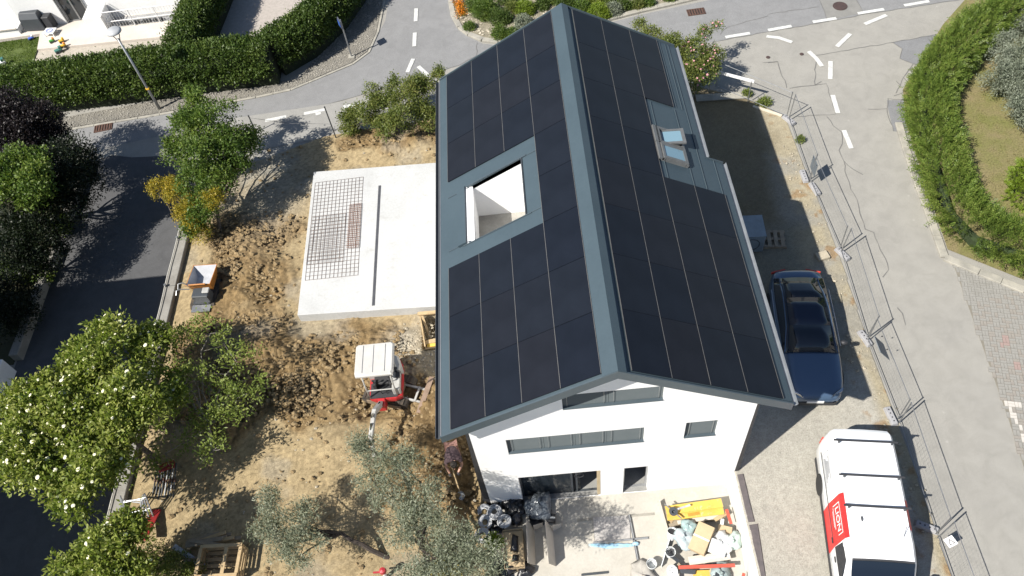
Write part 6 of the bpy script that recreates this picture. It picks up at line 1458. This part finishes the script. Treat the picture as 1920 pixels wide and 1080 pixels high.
# ================================================================ WORKER
M_skin = mat('skin', (.45, .26, .19), (.4, .22, .16), 6, .6)
def skin_body(name, verts, edges, radii, m, parent, root=0, sub=2):
    me = bpy.data.meshes.new(name); me.from_pydata(verts, edges, []); me.update(); o = link(bpy.data.objects.new(name, me)); o.parent = parent
    bm = bmesh.new(); bm.from_mesh(me); ly = bm.verts.layers.skin.verify(); bm.verts.ensure_lookup_table()
    for i, r in enumerate(radii): bm.verts[i][ly].radius = (r if hasattr(r, '__len__') else (r, r)); bm.verts[i][ly].use_root = (i == root)
    bm.to_mesh(me); bm.free(); me.materials.append(m)
    o.modifiers.new('skin', 'SKIN').use_smooth_shade = True; s = o.modifiers.new('sub', 'SUBSURF'); s.levels = sub; s.render_levels = sub; return o
gz = site_z(-4.95, 1.55)
wk = thing('person', 'worker in a dark shirt bending over a shovel in the trench beside the house', 'person', (-4.92, 1.75, gz), R(8), world=False)
# bends forward towards the camera side (-y): pelvis, spine, shoulders, head low
WV = [(0, .12, .88), (0, -.1, 1.02), (0, -.36, 1.06), (0, -.46, 1.05), (0, -.56, .99), (0, -.64, .93),
      (.19, -.38, 1.02), (.24, -.5, .76), (.06, -.66, .6), (-.19, -.38, 1.02), (-.27, -.44, .76), (-.2, -.62, .56),
      (.1, .12, .84), (.15, .02, .46), (.16, .12, .08), (.17, -.08, .04), (-.1, .12, .84), (-.16, .06, .46), (-.18, .2, .08), (-.19, 0, .04)]
WE = [(0, 1), (1, 2), (2, 3), (3, 4), (4, 5), (2, 6), (6, 7), (7, 8), (2, 9), (9, 10), (10, 11), (0, 12), (12, 13), (13, 14), (14, 15), (0, 16), (16, 17), (17, 18), (18, 19)]
WR = [(.17, .14), (.17, .13), (.18, .13), (.06, .06), (.075, .085), (.06, .07), .075, .05, .036, .075, .05, .036, .1, .065, .048, .042, .1, .065, .048, .042]
skin_body('body', WV, WE, WR, M_skin, wk)
SH = [(0, .06, .93), (0, -.1, 1.03), (0, -.38, 1.07), (.2, -.38, 1.03), (.235, -.46, .88), (-.2, -.38, 1.03), (-.255, -.43, .88)]
skin_body('shirt', SH, [(0, 1), (1, 2), (2, 3), (3, 4), (2, 5), (5, 6)], [(.19, .15), (.195, .15), (.2, .145), .095, .075, .095, .075], mat('shirt_dark', (.055, .035, .04), (.07, .045, .05), 5, .9, bmp=.4), wk)
TR = [(0, .13, .88), (.1, .13, .84), (.15, .03, .47), (.16, .12, .14), (-.1, .13, .84), (-.16, .07, .47), (-.18, .2, .14)]
skin_body('trousers', TR, [(0, 1), (1, 2), (2, 3), (0, 4), (4, 5), (5, 6)], [(.18, .15), .115, .085, .07, .115, .085, .07], mat('trousers_brown', (.28, .15, .12), (.22, .12, .1), 5, .9), wk)
b = MB(); rot = Matrix.Rotation(R(58), 3, 'X'); b.lathe([(.105, -.04), (.112, .02), (.1, .07), (.06, .11), (0, .125)], (0, -.55, 1.02), 14, rot); b.build('hair', mat('hair_dark', (.02, .015, .012), rough=.8), wk, smooth=True)
for s in (-1, 1):
    b = MB(); b.lathe([(0, -.02), (.022, 0), (0, .02)], (s * .088, -.58, .97), 8); b.build('ear', M_skin, wk); b = MB(); b.lathe([(0, -.008), (.009, 0), (0, .008)], (s * .033, -.655, .915), 8); b.build('eye', M_black, wk)
b = MB(); b.lathe([(0, -.02), (.016, 0), (0, .02)], (0, -.665, .885), 8); b.build('nose', M_skin, wk, smooth=True)
b = MB(); b.box((0, -.638, .862), (.045, .012, .01)); b.build('mouth', mat('lips', (.3, .12, .1)), wk)
def hand(c, d, s):
    c, d = Vector(c), Vector(d).normalized(); sd = d.cross(Vector((0, 0, 1))).normalized(); dn = sd.cross(d); b = MB()
    b.bar(c - d * .045, c + d * .045, .075, .03, dn)
    for k in range(4):
        o = c + d * (.04) + sd * (-.03 + .02 * k); L = (.06, .072, .068, .05)[k]; b.tube([o, o + d * L * .5 - dn * .012, o + d * L * .6 - dn * .045, o + d * L * .25 - dn * .06], [.0095, .009, .008, .007], 6)
    o = c + sd * s * .036 - d * .01; b.tube([o, o + sd * s * .025 + d * .03 - dn * .015, o + sd * s * .012 + d * .055 - dn * .035], [.011, .0095, .008], 6); b.build('hand', mat('work_glove', (.05, .045, .045), (.07, .06, .06), 8, .9), wk, smooth=True)
hand((.05, -.68, .575), (-.2, -.5, -.6), -1); hand((-.2, -.65, .53), (.1, -.5, -.6), 1)
for s, x, y in ((1, .17, 0), (-1, -.19, .08)):
    b = MB(); b.loft([[(x - .05, y + .12, 0), (x + .05, y + .12, 0), (x + .05, y + .12, .12), (x - .05, y + .12, .12)], [(x - .055, y - .02, 0), (x + .055, y - .02, 0), (x + .045, y - .02, .1), (x - .045, y - .02, .1)], [(x - .04, y - .17, 0), (x + .04, y - .17, 0), (x + .03, y - .16, .05), (x - .03, y - .16, .05)]]); b.build('boot', M_black, wk, bevel=.015)
a, e = G(838, 850, .95), G(862, 922, -.15)
sv = thing('shovel', 'long-handled shovel held by the worker in the trench', 'shovel', tuple(e)); b = MB(); b.tube([a, a.lerp(e, .5) + Vector((.01, 0, .02)), e], .022, 8); b.build('handle', M_pine, sv)
d = (e - a).normalized(); sd_ = d.cross(Vector((0, 0, 1))).normalized(); nn = sd_.cross(d); b = MB(); rows = []
for k, (tt, w_) in enumerate(((-.02, .06), (.05, .11), (.18, .115), (.26, .06), (.3, .005))): rows.append([e + d * tt + sd_ * w_ * q + nn * (.03 * q * q) for q in (-1, -.5, 0, .5, 1)])
b.loft(rows, closed=False, caps=False); o = b.build('blade', M_alu, sv); o.modifiers.new('s', 'SOLIDIFY').thickness = .006

# ================================================================ TERRACE CLUTTER
Z0 = PZ
M_cardb = mat('cardboard', (.46, .355, .22), (.4, .31, .19), 2, .85, fine=.06)
M_cardw = mat('cardboard_pale', (.55, .5, .43), (.47, .43, .37), 2, .85, fine=.06)
M_bag = mat('black_plastic', (.014, .014, .016), (.022, .022, .026), 6, .28, bmp=.6, bscale=14)
M_film = mat('clear_film', (.42, .48, .5), (.3, .36, .38), 4, .22, bmp=.8, bscale=9)
M_wplast = mat('white_plastic', (.68, .7, .7), (.6, .62, .62), 3, .4)
M_conduit = mat('grey_conduit', (.5, .51, .52), (.34, .35, .37), 9, .45, fine=.25)
M_blue_f = mat('blue_film', (.22, .42, .58), (.34, .5, .6), 4, .35, bmp=.5, bscale=12)
def coil(u, v, z, r, lab, tilt=0, rz=0):
    p = G(u, v, z); t = thing('conduit_coil', lab, 'coil', (p.x, p.y, z), 0, 'coils of grey conduit', world=False); t.rotation_euler = (R(tilt), 0, R(rz)); rg = random.Random(u)
    for lyr in range(4):
        b = MB()
        for q in range(3): b.torus((rg.uniform(-.012, .012), rg.uniform(-.012, .012), .03 + lyr * .036), r * (.58 + .21 * q), .026, 20, 5)
        b.build('winding', M_conduit, t)
    for a in (0, 1.6, 3.2, 4.7):
        b = MB(); b.torus((math.cos(a) * r * .8, math.sin(a) * r * .8, .085), r * .3, .008, 10, 4, Matrix.Rotation(a, 3, 'Z') @ Matrix.Rotation(R(90), 3, 'X')); b.build('tie', M_black, t)
coil(928, 962, Z0 + .25, .21, 'grey conduit coil at the terrace corner, upper right of the heap'); coil(909, 958, Z0 + .2, .2, 'grey conduit coil in the heap nearest the trench', 25); coil(908, 978, Z0 + .2, .2, 'grey conduit coil in the middle of the heap', 35, 40)
coil(946, 980, Z0 + .3, .2, 'grey conduit coil lying alone right of the heap', -12); coil(905, 1005, Z0 + .2, .22, 'grey conduit coil with a dark centre above the small green plant', 10)
def lump(name, label, cat, u, v, z, r, m, seed, group=None, sq=.6):
    p = G(u, v, z); t = thing(name, label, cat, (p.x, p.y, z), R(seed * 37), group, world=False); b = MB(); n, k = 16, 9; rr = np.random.RandomState(seed); ph = rr.uniform(0, 6, 12); rows = []
    for i in range(k + 1):
        el = -math.pi / 2 + math.pi * i / k; ring = []
        for j in range(n):
            a = 2 * math.pi * j / n; f = 1 + .16 * math.sin(3 * a + ph[0] + 2 * el) + .1 * math.sin(5 * a + ph[1] - 3 * el) + .07 * math.sin(9 * a + ph[2] + 4 * el) + rr.uniform(-.06, .06)
            ring.append((r * f * math.cos(a) * math.cos(el), r * .85 * f * math.sin(a) * math.cos(el), max(-.001, r * sq * (f * math.sin(el) * .9 + .75))))
        rows.append(ring)
    b.loft(rows); b.build('sack', m, t, smooth=True)
    b = MB(); b.tube([(.1 * r, 0, r * sq * 1.5), (.15 * r, .05 * r, r * sq * 1.85), (.3 * r, .1 * r, r * sq * 1.95)], [r * .16, r * .08, r * .16], 7); b.build('knot', m, t, smooth=True); return t
for i, (u, v, r, lab) in enumerate(((958, 946, .3, 'black plastic bag against the house wall left of the sliding door'), (972, 955, .32, 'black plastic bag in front of the sliding door'), (965, 972, .3, 'black plastic bag behind the carton'), (930, 940, .22, 'black plastic bag at the house corner'), (950, 1070, .3, 'dark grey bag at the bottom below the carton'), (985, 1072, .28, 'dark bag at the bottom edge under the standing board'))):
    lump('plastic_bag', lab, 'bag', u, v, Z0, r, M_bag, 11 + i, 'black bags on the terrace')
lump('film_heap', 'crumpled clear plastic sheeting in front of the sliding door', 'plastic sheeting', 1012, 952, Z0, .5, mat('dark_film', (.12, .14, .16), (.2, .22, .24), 3, .2, bmp=.9, bscale=6), 31, sq=.5)
lump('film_heap', 'crumpled clear plastic film in the waste corner', 'plastic sheeting', 1283, 1012, Z0 + .2, .36, M_film, 32, sq=.45); lump('film_heap', 'wad of grey-green film above the large carton', 'plastic sheeting', 1291, 988, Z0 + .3, .24, mat('green_film', (.3, .4, .4), (.22, .3, .3), 4, .3, bmp=.7, bscale=10), 33, sq=.45)
lump('rubble_sack', 'white rubble sack in the waste corner beside the low wall', 'sack', 1350, 1022, Z0 + .15, .38, M_wplast, 34, sq=.6); lump('rubble_sack', 'pale green translucent sack against the low wall', 'sack', 1373, 1018, Z0 + .15, .3, mat('green_plastic', (.5, .6, .56), (.42, .52, .48), 3, .4, bmp=.5), 35, sq=.7)
lump('rubble_sack', 'grey-green crumpled sack at the bottom of the waste corner', 'sack', 1350, 1075, Z0, .35, mat('sack_grey', (.27, .33, .33), (.2, .25, .25), 6, .5, bmp=.9, bscale=12), 36, sq=.5); lump('paper_sack', 'crumpled pale paper sacks at the bottom edge of the terrace', 'sack', 1205, 1082, Z0, .45, mat('paper_pale', (.42, .4, .36), (.34, .32, .29), 5, .9, bmp=.6), 37, sq=.3)
def bx_thing(name, label, cat, u, v, z, dims, rz, m, lid=None, tilt=(0, 0)):
    p = G(u, v, z); t = thing(name, label, cat, (p.x, p.y, z), 0, world=False); t.rotation_euler = (R(tilt[0]), R(tilt[1]), R(rz)); L, W, h = dims; th = .012
    b = MB()
    if lid == 'open':
        b.box((0, 0, th / 2), (L, W, th))
        for s in (-1, 1): b.box((s * (L / 2 - th / 2), 0, h / 2 + th), (th, W, h)); b.box((0, s * (W / 2 - th / 2), h / 2 + th), (L - 2 * th, th, h))
        b.build('box_body', m, t)
    else:
        b.box((0, 0, h / 2), (L, W, h)); b.build('box_body', m, t, bevel=.006)
        b = MB(); b.box((0, 0, h + .002), (L * .98, .05, .003)); b.build('tape', M_wplast, t)
    return t
t = bx_thing('carton', 'open pale carton with two black bundles inside, left of the standing boards', 'carton', 965, 1035, Z0, (.62, 1.2, .35), 0, M_cardb, 'open')
b = MB(); b.box((0, 0, .25), (.58, 1.16, .02)); b.build('flap', M_cardb, t)
b = MB(); b.loft([[(-.12, -.05, .26), (.12, -.1, .26), (.16, .4, .26), (-.02, .5, .26)], [(-.1, -.02, .34), (.1, -.06, .34), (.12, .34, .35), (0, .44, .33)]]); b.build('black_bundle', M_bag, t, smooth=True)
b = MB(); b.loft([[(-.1, -.38, .26), (.12, -.36, .26), (.14, -.18, .26), (-.05, -.16, .26)], [(-.07, -.35, .33), (.09, -.33, .33), (.1, -.21, .33), (-.03, -.19, .33)]]); b.build('black_bundle', M_bag, t, smooth=True)
for (u0, v0, u1, v1, h_, lab) in ((1001, 992, 1004, 1060, .62, 'standing grey cardboard sheet beside the open carton'), (1036, 993, 1042, 1062, .66, 'standing grey cardboard sheet casting its shadow over the terrace')):
    a, e = G(u0, v0, Z0), G(u1, v1, Z0); t = thing('cardboard_sheet', lab, 'cardboard', tuple(a)); b = MB(); up_ = Vector((-.2, .03, h_)); b.prism([a, e, e + up_ + Vector((0, -.12, 0)), a + up_ + Vector((0, .1, 0))], (.012, 0, 0)); b.build('sheet', M_cardw, t)
    b = MB(); m1 = a.lerp(e, .05); b.prism([m1 + Vector((.012, 0, 0)), m1 + Vector((.3, .12, 0)), m1 + Vector((.3, .12, .3)), m1 + Vector((.012, 0, h_ * .8))], (0, .01, 0)); b.build('folded_flap', M_cardw, t)
bx_thing('tool_box', 'black plastic crate behind the standing cardboard', 'crate', 1006, 978, Z0, (.42, .3, .22), 8, M_black, 'open'); bx_thing('tool_box', 'small black tool case right of the black crate', 'case', 1034, 974, Z0, (.26, .26, .18), -8, M_black)
t = thing('floor_board', 'pale square board lying flat in the middle of the terrace', 'board', tuple(G(1147, 992, Z0))); C4 = [G(u, v, Z0 + .01) for u, v in ((1111, 970), (1180, 966), (1182, 1013), (1115, 1019))]; b = MB(); b.prism(C4, (0, 0, .018)); b.build('panel', mat('board_pale', (.42, .4, .38), (.37, .355, .34), 2, .8), t); b = MB(); b.bar(C4[0] + Vector((0, 0, .02)), C4[3] + Vector((0, 0, .02)), .012, .012); b.build('edge', M_conc, t)
for u0, v0, u1, v1, lab in ((1179, 965, 1196, 1053, 'long metal profile lying along the floor board'), (1112, 1018, 1215, 1009, 'metal profile lying across the foot of the floor board')):
    a, e = G(u0, v0, Z0 + .05), G(u1, v1, Z0 + .05); t = thing('metal_profile', lab, 'metal profile', tuple(a)); b = MB(); b.bar(a, e, .05, .006); b.build('web', M_alu, t)
    for s in (-1, 1):
        sdv = (e - a).normalized().cross(Vector((0, 0, 1))) * .025 * s; b = MB(); b.bar(a + sdv + Vector((0, 0, .015)), e + sdv + Vector((0, 0, .015)), .005, .03); b.build('flange', M_alu, t)
t = thing('blue_film', 'strip of blue plastic film below the floor board', 'film', tuple(G(1140, 1024, Z0))); b = MB(); rows = []; rg = random.Random(2)
for k in range(15):
    u = 1104 + k * 6; ring = []
    for q in range(5): c0 = G(u + rg.uniform(-1, 1), 1019 + q * 2.6 * (1 - abs(k - 7) / 14) + rg.uniform(-.8, .8), Z0 + .012); ring.append(c0 + Vector((0, 0, rg.uniform(0, .035))))
    rows.append(ring)
b.loft(rows, closed=False, caps=False); o = b.build('film', M_blue_f, t, smooth=True); o.modifiers.new('s', 'SOLIDIFY').thickness = .003
b = MB(); q = G(1192, 1020, Z0 + .02); b.lathe([(0, 0), (.09, .01), (.06, .08), (0, .1)], q, 8, None, 1.3, .8); b.build('film_knot', M_blue_f, t)
def bucket(u, v, z, lab, kind, tilt=(0, 0), r=.15):
    p = G(u, v, z); t = thing('bucket', lab, 'bucket', (p.x, p.y, z), 0, 'white buckets on the terrace', world=False); t.rotation_euler = (R(tilt[0]), R(tilt[1]), 0)
    b = MB(); b.lathe([(0, .002), (r * .82, 0), (r, .3), (r * 1.05, .3), (r * 1.05, .285), (r * .96, .29), (r * .8, .012), (0, .012)], n=22); b.build('pail', M_wplast, t, smooth=False)
    if kind == 'lid':
        b = MB(); b.lathe([(r * 1.07, .29), (r * 1.07, .32), (r * .9, .325), (0, .325)], n=22); ld = b.build('lid', M_wplast, t)
        for a in range(4):
            b = MB(); b.lathe([(.016, .326), (.016, .33), (0, .33)], (math.cos(a * 1.57) * r * .45, math.sin(a * 1.57) * r * .45, 0), 8); b.build('lid_hole', M_black, ld)
    elif kind == 'scrap':
        b = MB(); rg = random.Random(u)
        for k in range(26): a = rg.random() * 6.28; q = rg.random() * r * .8; b.tube([(math.cos(a) * q, math.sin(a) * q, .2 + rg.random() * .08), (math.cos(a + 1) * q * .8, math.sin(a + 1) * q * .8, .24 + rg.random() * .08)], .014, 5)
        b.build('cable_scraps', M_black, t)
    elif kind == 'dark':
        b = MB(); b.lathe([(r * .93, .25), (0, .255)], n=18); b.build('contents', M_black, t)
    b = MB(); b.torus((0, 0, .27), r * 1.06, .005, 14, 4, Matrix.Rotation(R(70), 3, 'X'), 0, math.pi); b.build('bail', M_galv, t)
bucket(1221, 1062, Z0, 'empty white bucket standing alone on the terrace', 'empty'); bucket(1259, 1075, Z0, 'white bucket with a perforated lid at the bottom of the waste corner', 'lid'); bucket(1256, 1040, Z0 + .06, 'white bucket full of black cable scraps', 'scrap'); bucket(1258, 1008, Z0 + .1, 'white bucket with a dark bottom tilted at the edge of the waste corner', 'dark', (-22, 10))
for k, (u, v, dz, rz, lab) in enumerate(((1301, 950, .42, 3.0, 'yellow formwork panel at the wall of the waste corner, upper one'), (1303, 962, .34, 1.5, 'yellow formwork panel of the waste corner, lower one'))):
    p = G(u, v, Z0 + dz); t = thing('formwork_panel', lab, 'formwork panel', (p.x, p.y, Z0 + dz), R(rz), 'yellow formwork panels', world=False); b = MB(); b.box((0, 0, 0), (1.78, .28, .027)); b.build('panel', M_yel, t, bevel=.003)
    for s in (-1, 1): b = MB(); b.box((s * .885, 0, 0), (.015, .285, .03)); b.build('end_strip', M_pine2, t)
b = MB(); p = G(1305, 962, Z0); bx_thing('timber_stack', 'stack of timber offcuts under the yellow panels', 'timber', 1305, 968, Z0, (1.7, .45, .27), 2, M_pine2)
for i, (u0, v0, u1, v1, z, lab, m, w_) in enumerate(((1262, 972, 1342, 960, .3, 'pale batten below the yellow panels', M_pine, .09), (1270, 980, 1350, 968, .26, 'pale plank below the yellow panels, second one', M_cardw, .12), (1255, 986, 1290, 976, .24, 'short board at the left of the waste corner', M_pine2, .12), (1290, 966, 1312, 962, .34, 'orange painted offcut on the battens', TOY['o'], .1), (1340, 975, 1362, 962, .3, 'angled offcut near the red post', M_pine, .12), (1346, 992, 1372, 998, .28, 'square plywood offcut beside the large carton', M_cardb, .3),
        (1272, 1064, 1378, 1060, .3, 'long red steel beam across the bottom of the waste corner', mat('beam_red', (.5, .09, .06), (.45, .08, .05), 3, .5), .1), (1362, 955, 1371, 982, .45, 'short red steel post against the low wall', mat('beam_red', (.5, .09, .06), (.45, .08, .05), 3, .5), .09), (1395, 1075, 1390, 1095, .35, 'red steel offcut at the bottom beside the low wall', mat('beam_red', (.5, .09, .06)), .09), (1300, 1080, 1340, 1078, .12, 'yellow board under the red beam', M_yel, .3), (1246, 945, 1278, 972, .5, 'grey lath leaning on the yellow panels', M_galv, .03))):
    a, e = G(u0, v0, Z0 + z), G(u1, v1, Z0 + z); t = thing('offcut', lab, 'timber' if 'steel' not in lab else 'steel', tuple(a), 0); b = MB(); b.bar(a, e, w_, .035); b.build('piece', m, t)
    b = MB(); d = (e - a).normalized(); b.bar(a - d * .004, a + d * .012, w_ * .96, .03); b.build('end_grain', M_pine2 if 'steel' not in lab else M_rust, t)
t = bx_thing('carton', 'large closed brown carton lying slanted on the waste heap', 'carton', 1316, 1012, Z0 + .32, (.5, .88, .26), -33, M_cardb, None, (8, -6))
bx_thing('white_tray', 'white plastic tray on the waste heap right of the large carton', 'tray', 1345, 1028, Z0 + .42, (.5, .42, .1), -25, M_wplast, None, (6, 14)); bx_thing('waste_board', 'pale board along the bottom of the waste heap', 'board', 1330, 1047, Z0 + .25, (1.25, .25, .05), 3, M_cardw)
t = thing('tape_roll', 'grey roll with a loose strip on the yellow panels', 'roll', tuple(G(1262, 958, Z0 + .5))); c0 = G(1262, 958, Z0 + .5); b = MB(); b.lathe([(.05, 0), (.13, 0), (.13, .1), (.05, .1), (.05, 0)], c0, 16, Matrix.Rotation(R(35), 3, 'X')); b.build('roll', M_dkgrey, t); b = MB(); b.bar(c0 + Vector((.05, 0, .08)), c0 + Vector((.55, .12, .05)), .06, .004); b.build('loose_strip', M_conduit, t)
wf = thing('waste_pen', 'low board edge round the waste corner of the terrace', 'boards', tuple(G(1250, 1000, Z0)))
for u0, v0, u1, v1 in ((1236, 940, 1254, 1003), (1256, 1010, 1240, 1062)):
    a, e = G(u0, v0, Z0 + .12), G(u1, v1, Z0 + .12); b = MB(); b.bar(a, e, .025, .24); b.build('board', M_wplast if v0 > 1000 else M_cardw, wf)
for i, (u, v, lab) in enumerate(((1118, 1087, 'dark strip offcut at the bottom edge of the terrace'),)):
    a, e = G(1090, 1078, Z0 + .03), G(1140, 1073, Z0 + .03); t = thing('offcut', lab, 'offcut', tuple(a)); b = MB(); b.bar(a, e, .06, .04); b.build('piece', M_dkgrey, t)

rg = random.Random(77)
for k in range(22):
    u, v = rg.uniform(1262, 1374), rg.uniform(968, 1078); z = Z0 + rg.uniform(.12, .34); p = G(u, v, z)
    m = rg.choice([M_pine, M_pine2, M_cardb, M_cardw, M_wplast, M_dkgrey]); t = thing('scrap_piece', 'small scrap piece in the mixed waste heap on the terrace', 'scrap', (p.x, p.y, z), 0, 'small scraps in the waste corner', world=False)
    t.rotation_euler = (rg.uniform(-.4, .4), rg.uniform(-.4, .4), rg.uniform(0, 3.1)); b = MB(); L, W = rg.uniform(.15, .5), rg.uniform(.06, .2); b.prism([(-L / 2, -W / 2, 0), (L / 2, -W / 2 * rg.uniform(.5, 1), 0), (L / 2 * rg.uniform(.7, 1), W / 2, 0), (-L / 2, W / 2 * rg.uniform(.6, 1), 0)], (0, 0, rg.uniform(.012, .04))); b.build('piece', m, t)
for i, (u, v, r, lab) in enumerate(((1000, 958, .22, 'small black bag wedged beside the clear sheeting'), (938, 1000, .2, 'small dark bag between the coils and the carton'), (930, 985, .18, 'small dark bundle below the coil heap'))):
    lump('plastic_bag', lab, 'bag', u, v, Z0, r, M_bag, 51 + i, 'black bags on the terrace')
